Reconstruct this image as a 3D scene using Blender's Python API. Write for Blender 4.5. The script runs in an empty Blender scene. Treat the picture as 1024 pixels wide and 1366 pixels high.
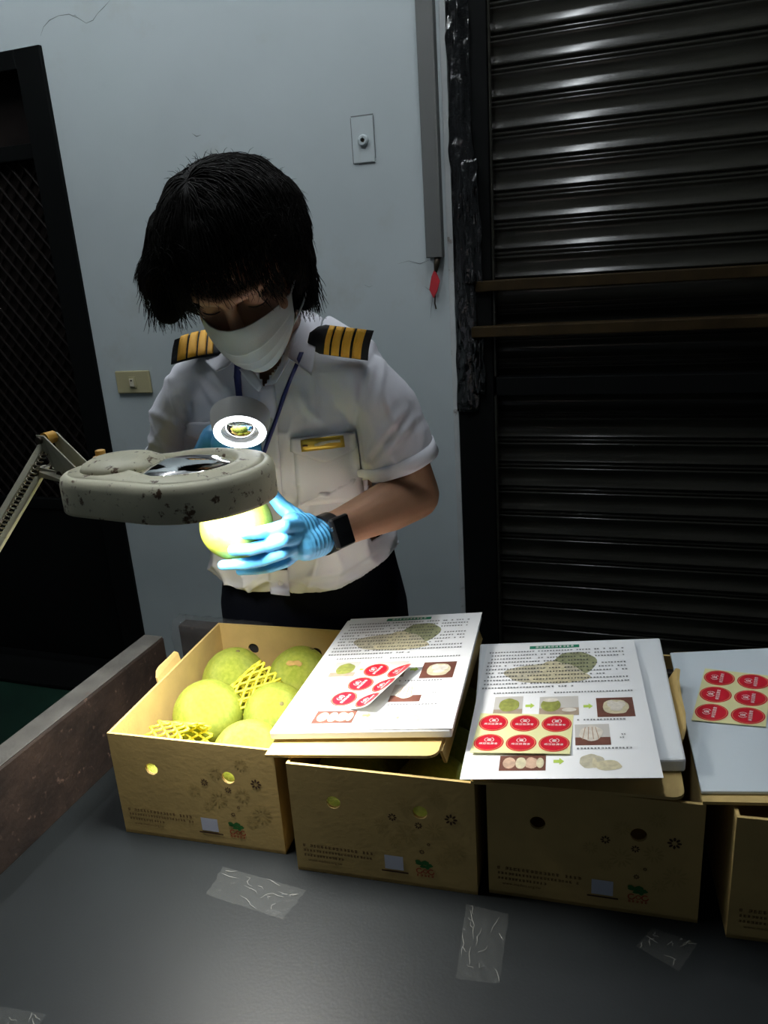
import bpy, bmesh, math, random
from mathutils import Vector, Matrix, noise
from mathutils.bvhtree import BVHTree
random.seed(7)
scene = bpy.context.scene
COL = scene.collection

# ------------------------------------------------------------------ camera
CAM = Vector((0, 0, 1.42))
RX = Vector((0.94787476, 0.31224521, -0.06353248))
UY = Vector((-0.03809048, 0.30898825, 0.95030278))
FW = Vector((-0.31635828, 0.89834804, -0.30477573))
cd = bpy.data.cameras.new('camera'); cam = bpy.data.objects.new('camera', cd); COL.objects.link(cam)
cam.matrix_world = Matrix(((RX.x, UY.x, -FW.x, CAM.x), (RX.y, UY.y, -FW.y, CAM.y), (RX.z, UY.z, -FW.z, CAM.z), (0, 0, 0, 1)))
cd.sensor_fit = 'HORIZONTAL'; cd.sensor_width = 36; cd.lens = 36; cd.clip_start = 0.02
scene.camera = cam
# ------------------------------------------------------------------ world, exposure
w = bpy.data.worlds.new('world'); scene.world = w; w.use_nodes = True
w.node_tree.nodes['Background'].inputs[0].default_value = (0.80, 0.92, 1.0, 1)
w.node_tree.nodes['Background'].inputs[1].default_value = 0.05
vs = scene.view_settings
vs.view_transform = 'Standard'; vs.look = 'None'; vs.gamma = 1.0; vs.use_curve_mapping = False; vs.exposure = 0.0
TUBE_POWER = 95.0       # ceiling tubes
RING_POWER = 5.3        # watts thrown down by the magnifier lamp's reflector
LED_POWER = 7.0         # ring of the hand magnifier

# ------------------------------------------------------------------ helpers
def ray(px, py):
    return RX*((px-512)/1024.0) - UY*((py-683)/1024.0) + FW
def at(px, py, Y):                 # the point of the place seen there, Y metres towards the wall
    d = ray(px, py); return CAM + d*(Y/d.y)
def atz(px, py, z):
    d = ray(px, py); return CAM + d*((z-CAM.z)/d.z)
def lerp(a, b, t): return a + (b-a)*t

class MB:
    def __init__(s): s.v = []; s.f = []; s.m = []
    def add(s, vs, fs, m=0):
        o = len(s.v); s.v += [Vector(q) for q in vs]
        for f in fs: s.f.append(tuple(i+o for i in f)); s.m.append(m)
        return s
    def box(s, c, size, rot=None, m=0):
        hx, hy, hz = size[0]/2, size[1]/2, size[2]/2
        vs = [Vector((x, y, z)) for x in (-hx, hx) for y in (-hy, hy) for z in (-hz, hz)]
        if rot: vs = [rot @ q for q in vs]
        c = Vector(c)
        return s.add([c+q for q in vs], [(0,1,3,2),(4,6,7,5),(0,4,5,1),(2,3,7,6),(0,2,6,4),(1,5,7,3)], m)
    def bx(s, x0, x1, y0, y1, z0, z1, m=0):
        return s.box(((x0+x1)/2, (y0+y1)/2, (z0+z1)/2), (x1-x0, y1-y0, z1-z0), None, m)
    def hexa(s, b, t, m=0):         # four bottom and four top corners
        return s.add(list(b)+list(t), [(3,2,1,0),(4,5,6,7),(0,1,5,4),(1,2,6,5),(2,3,7,6),(3,0,4,7)], m)
    def slab(s, q, n, m=0):         # quad q thickened along n
        n = Vector(n); return s.hexa([Vector(a) for a in q], [Vector(a)+n for a in q], m)
    def ngon(s, pts, m=0): return s.add(pts, [tuple(range(len(pts)))], m)
    def prism(s, pts, n, m=0):
        k = len(pts); n = Vector(n)
        return s.add([Vector(p) for p in pts]+[Vector(p)+n for p in pts],
                     [tuple(reversed(range(k))), tuple(range(k, 2*k))]+[(i, (i+1) % k, k+(i+1) % k, k+i) for i in range(k)], m)
    def tube(s, path, rad, n=8, cap=True, m=0, closed=False):
        path = [Vector(p) for p in path]; k = len(path)
        if not isinstance(rad, (list, tuple)): rad = [rad]*k
        vs = []; prev = None
        for i, p in enumerate(path):
            a = path[(i-1) % k] if (i > 0 or closed) else p
            b = path[(i+1) % k] if (i < k-1 or closed) else p
            t = (b-a).normalized()
            if prev is None:
                q = Vector((0, 0, 1)) if abs(t.z) < .9 else Vector((1, 0, 0))
                u = t.cross(q).normalized()
            else:
                u = (prev - t*prev.dot(t)).normalized()
            prev = u; v = t.cross(u)
            for j in range(n):
                an = 2*math.pi*j/n; vs.append(p+(u*math.cos(an)+v*math.sin(an))*rad[i])
        fs = []
        for i in range(k if closed else k-1):
            i2 = (i+1) % k
            for j in range(n):
                j2 = (j+1) % n; fs.append((i*n+j, i*n+j2, i2*n+j2, i2*n+j))
        if cap and not closed:
            fs.append(tuple(reversed(range(n)))); fs.append(tuple((k-1)*n+j for j in range(n)))
        return s.add(vs, fs, m)
    def loft(s, rings, cap=True, m=0):
        n = len(rings[0]); vs = [p for r in rings for p in r]; fs = []
        for i in range(len(rings)-1):
            for j in range(n):
                j2 = (j+1) % n; fs.append((i*n+j, i*n+j2, (i+1)*n+j2, (i+1)*n+j))
        if cap:
            fs.append(tuple(reversed(range(n)))); fs.append(tuple((len(rings)-1)*n+j for j in range(n)))
        return s.add(vs, fs, m)
    def lathe(s, prof, c, ax=(0,0,1), n=24, m=0, cap=True):   # prof: (r, h)
        ax = Vector(ax).normalized(); q = Vector((0,0,1)) if abs(ax.z) < .9 else Vector((1,0,0))
        u = ax.cross(q).normalized(); v = ax.cross(u); c = Vector(c)
        return s.loft([[c+ax*h+(u*math.cos(2*math.pi*j/n)+v*math.sin(2*math.pi*j/n))*r for j in range(n)] for r, h in prof], cap, m)
    def ell(s, c, r, rot=None, nu=20, nv=12, m=0):
        c = Vector(c); rings = []
        if not isinstance(r, (list, tuple)): r = (r, r, r)
        for i in range(nv+1):
            th = math.pi*(i+.001)/(nv+.002); ring = []
            for j in range(nu):
                ph = 2*math.pi*j/nu
                q = Vector((r[0]*math.sin(th)*math.cos(ph), r[1]*math.sin(th)*math.sin(ph), -r[2]*math.cos(th)))
                ring.append(c+(rot @ q if rot else q))
            rings.append(ring)
        return s.loft(rings, True, m)
    def cap(s, a, b, ra, rb, n=14, m=0):   # tapered capsule
        a = Vector(a); b = Vector(b)
        k = max(2, int((b-a).length/(.5*min(ra, rb)+1e-4))+1) if (b-a).length > 1e-5 else 2
        s.tube([a, b], [ra, rb], n, True, m); s.ell(a, ra, None, n, 8, m); s.ell(b, rb, None, n, 8, m); return s
    def chain(s, pts, rads, n=14):
        for i in range(len(pts)-1): s.cap(pts[i], pts[i+1], rads[i], rads[i+1], n)
        return s
    def mesh(s, name='m'):
        me = bpy.data.meshes.new(name); me.from_pydata([tuple(q) for q in s.v], [], s.f); me.polygons.foreach_set('material_index', s.m); me.update(); return me
    def build(s, name, mat, parent=None, smooth=False, bevel=0, seg=2):
        return link(name, s.mesh(name), mat, parent, smooth, bevel, seg)

ORG = {}
def link(name, me, mat, parent=None, smooth=False, bevel=0, seg=2, origin=None):
    mats = mat if isinstance(mat, (list, tuple)) else [mat]
    for q in mats: me.materials.append(q)
    o = bpy.data.objects.new(name, me); COL.objects.link(o)
    org = ORG.get(parent.name, Vector((0,0,0))) if parent else (Vector(origin) if origin is not None else Vector((0,0,0)))
    if org.length > 0: me.transform(Matrix.Translation(-org))
    if parent: o.parent = parent
    else: o.location = org
    ORG[o.name] = org.copy()
    if smooth:
        me.polygons.foreach_set('use_smooth', [True]*len(me.polygons))
        if smooth == 'auto': me.set_sharp_from_angle(angle=math.radians(38))
    if bevel:
        b = o.modifiers.new('bevel', 'BEVEL'); b.width = bevel; b.segments = seg; b.limit_method = 'ANGLE'
    return o
def thing(name, loc, label, cat, group=None):
    o = bpy.data.objects.new(name, None); COL.objects.link(o); o.location = loc; o.empty_display_size = .05
    ORG[o.name] = Vector(loc); return tag(o, label, cat, group)
def tag(o, label=None, cat=None, group=None, kind=None):
    if label: o['label'] = label
    if cat: o['category'] = cat
    if group: o['group'] = group
    if kind: o['kind'] = kind
    return o
def remesh(mb, voxel, it=4, fac=.5):
    me = mb.mesh('tmp'); o = bpy.data.objects.new('tmp', me); COL.objects.link(o)
    r = o.modifiers.new('r', 'REMESH'); r.mode = 'VOXEL'; r.voxel_size = voxel
    if it:
        s = o.modifiers.new('s', 'SMOOTH'); s.iterations = it; s.factor = fac
    dg = bpy.context.evaluated_depsgraph_get(); dg.update()
    out = bpy.data.meshes.new_from_object(o.evaluated_get(dg))
    bpy.data.objects.remove(o); bpy.data.meshes.remove(me); return out

# ------------------------------------------------------------------ materials
def mat(name, col, rough=.6, metal=0, var=0, vscale=8, col2=None, bump=0, bscale=60, spec=.5, emit=None, estr=0, sss=0, aniso=None, trans=0, alpha=1, coat=0):
    m = bpy.data.materials.new(name); m.use_nodes = True; nt = m.node_tree; p = nt.nodes['Principled BSDF']
    c = (*col, 1); p.inputs['Base Color'].default_value = c; p.inputs['Roughness'].default_value = rough
    p.inputs['Metallic'].default_value = metal; p.inputs['Specular IOR Level'].default_value = spec
    p.inputs['Transmission Weight'].default_value = trans; p.inputs['Alpha'].default_value = alpha
    p.inputs['Coat Weight'].default_value = coat
    if sss:
        p.inputs['Subsurface Weight'].default_value = sss; p.inputs['Subsurface Radius'].default_value = (.01, .004, .002); p.inputs['Subsurface Scale'].default_value = 1
    if emit: p.inputs['Emission Color'].default_value = (*emit, 1); p.inputs['Emission Strength'].default_value = estr
    tc = nt.nodes.new('ShaderNodeTexCoord'); mp = nt.nodes.new('ShaderNodeMapping'); nt.links.new(tc.outputs['Object'], mp.inputs[0])
    if aniso: mp.inputs['Scale'].default_value = aniso
    if var or col2:
        n = nt.nodes.new('ShaderNodeTexNoise'); n.inputs['Scale'].default_value = vscale; n.inputs['Detail'].default_value = 6
        nt.links.new(mp.outputs[0], n.inputs['Vector'])
        r = nt.nodes.new('ShaderNodeValToRGB'); r.color_ramp.elements[0].position = .36; r.color_ramp.elements[1].position = .66
        r.color_ramp.elements[0].color = (*(col2 if col2 else tuple(x*(1-var) for x in col)), 1)
        r.color_ramp.elements[1].color = c
        nt.links.new(n.outputs['Fac'], r.inputs[0]); nt.links.new(r.outputs[0], p.inputs['Base Color'])
    if bump:
        n2 = nt.nodes.new('ShaderNodeTexNoise'); n2.inputs['Scale'].default_value = bscale; n2.inputs['Detail'].default_value = 5
        nt.links.new(mp.outputs[0], n2.inputs['Vector'])
        b = nt.nodes.new('ShaderNodeBump'); b.inputs['Strength'].default_value = bump; b.inputs['Distance'].default_value = .004
        nt.links.new(n2.outputs['Fac'], b.inputs['Height']); nt.links.new(b.outputs[0], p.inputs['Normal'])
    return m
def spots(m, col, scale, lo, hi, mix2=None):      # rust or dirt specks on top of a material
    nt = m.node_tree; p = nt.nodes['Principled BSDF']; tc = nt.nodes.new('ShaderNodeTexCoord')
    n = nt.nodes.new('ShaderNodeTexNoise'); n.inputs['Scale'].default_value = scale; n.inputs['Detail'].default_value = 7; n.inputs['Roughness'].default_value = .65
    nt.links.new(tc.outputs['Object'], n.inputs['Vector'])
    r = nt.nodes.new('ShaderNodeValToRGB'); r.color_ramp.elements[0].position = lo; r.color_ramp.elements[1].position = hi
    nt.links.new(n.outputs['Fac'], r.inputs[0])
    mx = nt.nodes.new('ShaderNodeMix'); mx.data_type = 'RGBA'; nt.links.new(r.outputs[0], mx.inputs[0])
    bc = p.inputs['Base Color']
    if bc.is_linked: nt.links.new(bc.links[0].from_socket, mx.inputs[6])
    else: mx.inputs[6].default_value = bc.default_value[:]
    mx.inputs[7].default_value = (*col, 1); nt.links.new(mx.outputs[2], bc)
    return m
def film(name, tint, alpha, rough, bump, bscale):   # clear plastic: mostly see-through with a glossy skin
    m = mat(name, tint, rough, bump=bump, bscale=bscale, spec=.8); m.node_tree.nodes['Principled BSDF'].inputs['Alpha'].default_value = alpha; return m

M = {}
M['wall'] = spots(mat('wall_paint', (.47, .53, .545), .75, var=.10, vscale=1.7, bump=.25, bscale=14), (.40, .42, .40), 3.2, .58, .80)
M['edge'] = spots(mat('flaking_edge_paint', (.52, .55, .55), .7, var=.15, vscale=9, bump=.4, bscale=40), (.16, .13, .11), 22, .60, .68)
M['wall_dark'] = mat('wall_paint_side', (.40, .44, .45), .8, var=.1, vscale=2)
M['floor'] = mat('green_floor_paint', (.007, .030, .019), .45, var=.4, vscale=5)
M['ceiling'] = mat('ceiling_paint', (.45, .46, .46), .9)
M['crack'] = mat('crack', (.16, .17, .17), .9)
M['black_frame'] = mat('black_painted_steel', (.004, .0045, .0045), .5, spec=.06)
M['door_leaf'] = mat('dark_door_leaf', (.012, .009, .008), .6, var=.4, vscale=20, spec=.1)
M['lattice'] = mat('dark_brown_lattice', (.009, .0068, .006), .5, spec=.08)
M['shutter'] = mat('dark_enamel_slats', (.024, .0236, .0192), .17, var=.35, vscale=30, bump=.10, bscale=25, spec=.22, aniso=(.15, 1, 1))
M['brown_bar'] = mat('brown_bar', (.030, .019, .007), .6, var=.4, vscale=20, spec=.1)
M['wrap_clear'] = film('clear_film_wrap', (.10, .105, .11), .28, .10, .5, 70)
M['wrap'] = mat('black_film_wrap', (.006, .0065, .007), .15, bump=.5, bscale=70, spec=.9)
M['trunk'] = mat('grey_plastic_trunking', (.10, .104, .10), .55)
M['red'] = mat('red_tape', (.45, .02, .03), .5)
M['beige'] = mat('beige_switch_plastic', (.42, .38, .22), .45)
M['switch_lt'] = mat('pale_rocker_plastic', (.62, .58, .44), .4)
M['table'] = mat('grey_vinyl_top', (.0095, .0118, .0128), .46, var=.15, vscale=6, bump=.04, bscale=260, spec=.24)
M['rust'] = spots(mat('rusted_steel', (.034, .021, .015), .6, metal=.1, var=.5, vscale=12, col2=(.014, .009, .007), bump=.5, bscale=60), (.12, .075, .055), 75, .61, .72)
M['rail_top'] = spots(mat('worn_steel', (.12, .115, .105), .5, metal=.2, var=.35, vscale=18, bump=.2, bscale=50), (.10, .06, .04), 25, .6, .75)
M['steel_leg'] = mat('painted_leg', (.04, .05, .05), .5)
M['tape'] = film('clear_tape', (.4, .42, .4), .045, .16, .9, 90)
M['tape_fold'] = film('creased_tape', (.5, .5, .47), .22, .2, .6, 120)
M['card'] = mat('kraft_card', (.575, .41, .152), .75, var=.10, vscale=30, bump=.06, bscale=150)
M['card_edge'] = mat('kraft_card_edge', (.42, .29, .12), .85, var=.25, vscale=200)
M['ink'] = mat('brown_ink', (.075, .035, .015), .8)
M['ink_text'] = mat('brown_text_ink', (.17, .10, .04), .8)
M['ink_faint'] = mat('faint_ink', (.475, .345, .122), .8)
M['ink_green'] = mat('green_ink', (.02, .16, .03), .7)
M['ink_red'] = mat('red_ink', (.45, .06, .02), .7)
M['label_white'] = mat('pale_label', (.62, .66, .80), .7)
M['paper'] = mat('white_paper', (.88, .89, .91), .6)
M['foam'] = mat('white_foam', (.80, .83, .86), .65, sss=.0, bump=.05, bscale=300)
M['foam_blue'] = mat('white_foam_board', (.68, .75, .80), .35, bump=.05, bscale=200)
M['text'] = mat('grey_print', (.06, .065, .07), .8)
M['title'] = mat('green_title', (.01, .22, .12), .7)
M['white_ink'] = mat('white_print', (.85, .85, .82), .6)
M['st_back'] = mat('pale_yellow_backing', (.78, .76, .40), .5)
M['st_white'] = mat('white_backing', (.82, .80, .72), .5)
M['st_red'] = mat('red_sticker', (.58, .012, .03), .35)
M['st_gold'] = mat('orange_ring', (.80, .33, .16), .4)
M['ph_brown'] = mat('photo_brown', (.16, .055, .035), .6, var=.3, vscale=60)
M['ph_tan'] = mat('photo_tan', (.42, .33, .25), .6, var=.2, vscale=60)
M['ph_grey'] = mat('photo_grey', (.55, .53, .50), .6)
M['ph_green'] = mat('photo_green', (.33, .36, .08), .6, var=.35, vscale=120)
M['ph_olive'] = mat('photo_olive', (.34, .36, .20), .6, var=.3, vscale=90)
M['ph_cream'] = mat('photo_cream', (.68, .62, .42), .6, var=.25, vscale=140)
M['ph_khaki'] = mat('photo_khaki', (.60, .56, .42), .6, var=.25, vscale=120)
M['ph_pink'] = mat('photo_pink', (.62, .42, .30), .6, var=.3, vscale=120)
M['ph_white'] = mat('photo_white', (.75, .70, .62), .6, var=.2, vscale=150)
M['ph_line'] = mat('photo_line', (.40, .25, .16), .7)
M['arrow'] = mat('lime_arrow', (.45, .62, .10), .6)
M['pomelo'] = spots(mat('pomelo_peel', (.43, .475, .065), .42, var=.25, vscale=9, col2=(.31, .38, .04), bump=.5, bscale=210, sss=0), (.26, .27, .04), 55, .60, .80)
M['pomelo_scar'] = mat('pomelo_scar', (.55, .34, .09), .7, var=.3, vscale=80)
M['stem'] = mat('stem_end', (.20, .17, .06), .8)
M['net'] = mat('yellow_foam_net', (.90, .80, .06), .55)
M['lamp'] = spots(mat('aged_cream_enamel', (.70, .665, .49), .45, var=.18, vscale=14, bump=.12, bscale=60), (.10, .055, .025), 62, .575, .63)
M['lamp_in'] = mat('white_reflector', (.8, .8, .78), .4)
M['arm'] = spots(mat('cream_arm_enamel', (.46, .44, .33), .45, var=.2, vscale=20), (.18, .11, .03), 40, .6, .72)
M['bolt'] = mat('dark_bolt', (.06, .045, .03), .5, metal=.6)
M['spring'] = mat('dull_spring_steel', (.16, .14, .10), .45, metal=.7)
M['amber'] = mat('amber_plastic', (.62, .33, .05), .4)
M['glass'] = mat('lens_glass', (.95, 1, 1), .02, trans=1)
M['ring'] = mat('lit_tube', (1, 1, 1), .4, emit=(1, .98, .92), estr=18.0)
M['tube'] = mat('lit_ceiling_tube', (1, 1, 1), .4, emit=(.90, .96, 1), estr=TUBE_POWER)
M['led'] = mat('lit_led_ring', (1, 1, 1), .4, emit=(.93, .96, 1), estr=LED_POWER)
M['white_plastic'] = mat('white_plastic', (.70, .70, .71), .35)
M['skin'] = mat('skin', (.42, .225, .135), .5, var=.10, vscale=25, sss=.12, bump=.06, bscale=250)
M['lip'] = mat('eye_line', (.03, .018, .014), .6)
M['brow'] = mat('eyebrow', (.02, .014, .011), .8)
M['hair'] = mat('black_hair', (.005, .004, .004), .75, spec=.1)
M['hair2'] = mat('black_hair_strands', (.007, .006, .005), .7, spec=.12)
M['shirt'] = mat('white_shirt_cotton', (.70, .70, .76), .85, bump=.10, bscale=500)
M['trouser'] = mat('navy_trousers', (.004, .005, .010), .9, bump=.1, bscale=400, spec=.12)
M['mask'] = mat('white_mask_fabric', (.62, .65, .64), .8, bump=.08, bscale=600)
M['glove'] = mat('blue_nitrile', (.10, .42, .78), .42, var=.12, vscale=30, bump=.15, bscale=120)
M['ep_black'] = mat('black_epaulette', (.006, .006, .008), .8)
M['ep_gold'] = mat('gold_braid', (.85, .43, .03), .55, bump=.4, bscale=700)
M['lanyard'] = mat('navy_lanyard', (.012, .018, .13), .6)
M['brass'] = mat('brass_badge', (.62, .42, .06), .35, metal=.5)
M['brass_dark'] = mat('badge_print', (.12, .05, .02), .6)
M['watch'] = mat('black_watch', (.008, .008, .009), .3)
M['watch_glass'] = mat('watch_glass', (.004, .004, .005), .08)
M['steel'] = mat('steel_crown', (.5, .5, .5), .25, metal=1)
M['button'] = mat('shirt_button', (.62, .60, .54), .4)
M['fixture'] = mat('white_fixture', (.7, .7, .7), .5)

# ================================================================== THE SETTING
WY = 2.092
def S(mb, name, m, label=None, **k):
    o = mb.build(name, m, **k); o['kind'] = 'structure'
    if label: o['label'] = label
    return o
S(MB().bx(-4, 4, -3.2, 2.6, -.06, 0), 'floor', M['floor'], 'dark green painted concrete floor')
S(MB().bx(-4, 4, -3.2, 2.3, 3.0, 3.08), 'ceiling', M['ceiling'], 'plain pale ceiling')
wb = MB()
wb.bx(-4, -2.62, WY, WY+.18, 0, 3.0); wb.bx(-2.62, -1.684, WY, WY+.18, 2.086, 3.0)
wb.bx(-1.684, -.493, WY, WY+.18, 0, 3.0); wb.bx(-.493, 2.2, WY, WY+.18, 2.75, 3.0); wb.bx(2.2, 4, WY, WY+.18, 0, 3.0)
wall = S(wb, 'wall_back', M['wall'], 'pale blue-grey painted wall behind the inspector')
S(MB().bx(-4.1, -4, -3.2, 2.3, 0, 3.0), 'wall_left', M['wall_dark'], 'plain painted wall at the far left of the room')
S(MB().bx(4, 4.1, -3.2, 2.3, 0, 3.0), 'wall_right', M['wall_dark'], 'plain painted wall at the far right of the room')
# cracks in the plaster: thin dark furrows on the wall
def crack(pts, wdt):
    mb = MB(); P = [at(x, y, WY-.0006) for x, y in pts]; up = []; dn = []
    for i, p in enumerate(P):
        t = (P[min(i+1, len(P)-1)]-P[max(i-1, 0)]).normalized(); n = Vector((-t.z, 0, t.x))
        ww = wdt*(.35+.65*random.random())*(0.3 if i in (0, len(P)-1) else 1)
        up.append(p+n*ww/2); dn.append(p-n*ww/2)
    k = len(P)
    mb.add(up+dn, [(i, i+1, k+i+1, k+i) for i in range(k-1)])
    return mb.build('crack', M['crack'], wall)
crack([(54,48),(58,36),(66,27),(78,21),(92,19),(104,24),(115,31),(124,27),(130,18),(138,10),(147,0)], .0030)
crack([(104,24),(100,20),(96,22)], .002)
crack([(530,352),(545,348),(560,352),(572,347)], .002)
crack([(566,382),(574,388),(578,398)], .0025)
crack([(256,178),(262,182),(268,180)], .003)
crack([(577,396),(575,410),(574,424)], .003)
crack([(486,380),(492,383),(497,381)], .002)
# ---- door on the left: black frame, transom, lattice leaf
d1 = bpy.data.objects.new('door_1', None); COL.objects.link(d1); d1.location = (-2.15, WY, 0); ORG['door_1'] = Vector(d1.location)
d1['kind'] = 'structure'; d1['label'] = 'dark door with a diamond lattice leaf in a black frame'
MB().bx(-1.777, -1.684, WY-.012, WY+.12, 0, 2.086).build('frame_jamb', M['black_frame'], d1, bevel=.003)
MB().bx(-2.62, -2.53, WY-.012, WY+.12, 0, 2.086).build('frame_jamb', M['black_frame'], d1, bevel=.003)
MB().bx(-2.53, -1.777, WY-.012, WY+.12, 2.035, 2.086).build('frame_head', M['black_frame'], d1, bevel=.003)
MB().bx(-2.53, -1.777, WY+.02, WY+.12, 1.80, 1.845).build('transom_bar', M['black_frame'], d1, bevel=.003)
MB().bx(-2.53, -1.777, WY+.075, WY+.10, 1.845, 2.035).build('transom_panel', M['door_leaf'], d1)
MB().bx(-2.53, -1.777, WY+.06, WY+.10, .06, 1.80).build('leaf', M['door_leaf'], d1)
MB().bx(-2.53, -1.777, WY+.035, WY+.06, .06, .66).build('kick_panel', M['black_frame'], d1, bevel=.004)
MB().bx(-2.53, -1.777, WY+.03, WY+.065, .66, .70).build('leaf_rail', M['black_frame'], d1, bevel=.003)
MB().bx(-2.66, -1.66, WY-.11, WY+.12, 0, .018).build('threshold', M['black_frame'], d1, bevel=.004)
# diamond lattice: each bar is a piece of its own, clipped to the leaf opening
lx0, lx1, lz0, lz1 = -2.53, -1.777, .70, 1.80
def clip(x, z, dx, dz):
    t0, t1 = -9, 9
    for p, d, a, b in ((x, dx, lx0, lx1), (z, dz, lz0, lz1)):
        ta, tb = (a-p)/d, (b-p)/d
        if ta > tb: ta, tb = tb, ta
        t0 = max(t0, ta); t1 = min(t1, tb)
    return (t0, t1) if t1 > t0+.01 else None
for sgn, yy in ((1, WY+.052), (-1, WY+.046)):
    for i in range(-14, 34):
        q = clip(lx0, lz0+i*.062, .62, sgn*.785)
        if q:
            a = Vector((lx0+.62*q[0], yy, lz0+i*.062+sgn*.785*q[0])); b = Vector((lx0+.62*q[1], yy, lz0+i*.062+sgn*.785*q[1]))
            MB().tube([a, b], .0042, 6).build('lattice_bar', M['lattice'], d1)
# ---- roller shutter on the right
d2 = bpy.data.objects.new('door_2', None); COL.objects.link(d2); d2.location = (.8, WY, 0); ORG['door_2'] = Vector(d2.location)
d2['kind'] = 'structure'; d2['label'] = 'closed dark roller shutter of horizontal curved slats'
prof = [(.050*i/12, .0115-.0085*math.sin(math.pi*i/12)**.85) for i in range(13)]+[(.0512,.006), (.0530,.0035), (.0555,.0075), (.0590,.0090), (.0625,.0075), (.0650,.0035), (.0670,.006), (.0685,.0115), (.0722,.0115)]
sl = MB(); n = len(prof); X0, X1 = -.40, 2.2
sl.add([(x, WY+.055-dy, dz) for x in (X0, X1) for dz, dy in prof]+[(x, WY+.062, dz) for x in (X0, X1) for dz, dy in prof],
       [(i, i+1, n+i+1, n+i) for i in range(n-1)]+[(2*n+i, 3*n+i, 3*n+i+1, 2*n+i+1) for i in range(n-1)])
s0 = sl.build('slat', M['shutter'], d2, smooth=True)
for i in range(1, 38):
    c = s0.copy(); COL.objects.link(c); c.parent = d2; c.location.z = i*.0722
    if i == 37: pass
# cross bars, beam and lower frame in front of the slats
def bar(x0, x1, z0, z1, y0, y1, m, name): return MB().bx(x0, x1, y0, y1, z0, z1).build(name, m, d2, bevel=.0025)
bar(-.435, 2.2, 1.338, 1.366, WY-.02, WY+.03, M['brown_bar'], 'cross_bar')
bar(-.445, 2.2, 1.222, 1.250, WY-.035, WY+.03, M['brown_bar'], 'cross_bar')
bar(-.385, 2.2, 1.062, 1.112, WY-.01, WY+.04, M['black_frame'], 'beam')
bar(-.393, -.385, 0, 1.062, WY-.004, WY+.04, M['shutter'], 'guide_edge')
bar(-.392, -.385, 1.112, 2.75, WY-.004, WY+.04, M['shutter'], 'guide_edge')
S(MB().bx(-.509, -.4935, WY-.005, WY+.002, 0, 3.0), 'trim_2', M['edge'], 'narrow pale flaking edge strip where the wall meets the shutter post', bevel=.0015)
t1 = S(MB().bx(-.493, -.393, WY-.006, WY+.10, 0, 2.75), 'trim_1', M['black_frame'], 'black steel guide post between wall and roller shutter', bevel=.003)
# crumpled film round the post
def crumple(name, cx, y0, z0, z1, wid, amp, parent, m, seed):
    mb = MB(); nz = int((z1-z0)/.007); nx = 14; vs = []
    for i in range(nz+1):
        z = z0+(z1-z0)*i/nz
        for j in range(nx+1):
            u = j/nx; wv = wid*(1+.25*noise.noise((seed, z*3.1, 0)))
            x = cx+(u-.5)*wv+.006*noise.noise((u*3+seed, z*14, 2))
            b = math.sin(math.pi*u)*.010+amp*noise.noise((u*4+seed, z*9, 5))+amp*.8*noise.noise((u*11, z*34, seed))
            vs.append((x, y0-.004-max(0, b), z))
    mb.add(vs, [(i*(nx+1)+j, i*(nx+1)+j+1, (i+1)*(nx+1)+j+1, (i+1)*(nx+1)+j) for i in range(nz) for j in range(nx)])
    o = mb.build(name, m, parent, smooth=True)
    s = o.modifiers.new('s', 'SOLIDIFY'); s.thickness = .0008
    return o
crumple('plastic_wrap', -.463, WY-.004, 1.02, 2.74, .058, .009, t1, M['wrap'], 3.3)
crumple('plastic_wrap', -.432, WY-.010, 1.07, 1.22, .035, .016, t1, M['wrap'], 8.1)
crumple('plastic_wrap', -.440, WY-.012, 1.36, 1.66, .045, .013, t1, M['wrap'], 5.7)

# ================================================================== THINGS ON THE WALL
ct = thing('cable_trunking', (-.54, WY, 1.43), 'grey plastic cable trunking running down the pale wall beside the shutter', 'cable trunking')
MB().bx(-.562, -.519, WY-.028, WY, 1.432, 3.0).build('channel', M['trunk'], ct, bevel=.002)
MB().bx(-.523, -.5175, WY-.031, WY-.002, 1.432, 3.0).build('cover_lip', M['trunk'], ct, bevel=.001)
mb = MB(); mb.tube([(-.533, WY-.014, 1.434), (-.536, WY-.02, 1.415), (-.541, WY-.013, 1.398), (-.543, WY-.008, 1.386)], [.010, .008, .005, .003], 8)
mb.build('cable_end', M['bolt'], ct, smooth=True)
rp = [(.0, 1.404), (.0085, 1.372), (.003, 1.345), (-.004, 1.328), (-.011, 1.352), (-.006, 1.385)]
MB().prism([Vector((-.543+x*1.55, WY-.018, z)) for x, z in rp], (0, .005, 0)).build('red_tape_tag', M['red'], ct, bevel=.0012)
MB().tube([(-.545, WY-.014, 1.335), (-.548, WY-.010, 1.315), (-.546, WY-.006, 1.300)], .002, 6).build('wire_tail', M['bolt'], ct)

lsw = thing('light_switch', (-1.553, WY, 1.117), 'beige switch plate with one small rocker on the wall by the dark door', 'light switch')
MB().bx(-1.617, -1.489, WY-.010, WY, 1.081, 1.153).build('plate', M['beige'], lsw, bevel=.004, seg=3)
rk = MB().bx(-1.566, -1.540, WY-.0125, WY-.009, 1.099, 1.135).build('rocker_frame', M['beige'], lsw, bevel=.001)
MB().bx(-1.562, -1.546, WY-.0165, WY-.012, 1.104, 1.129).build('rocker', M['switch_lt'], lsw, bevel=.0015)
MB().bx(-1.556, -1.551, WY-.0172, WY-.0164, 1.121, 1.126).build('indicator', M['bolt'], lsw)

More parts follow.
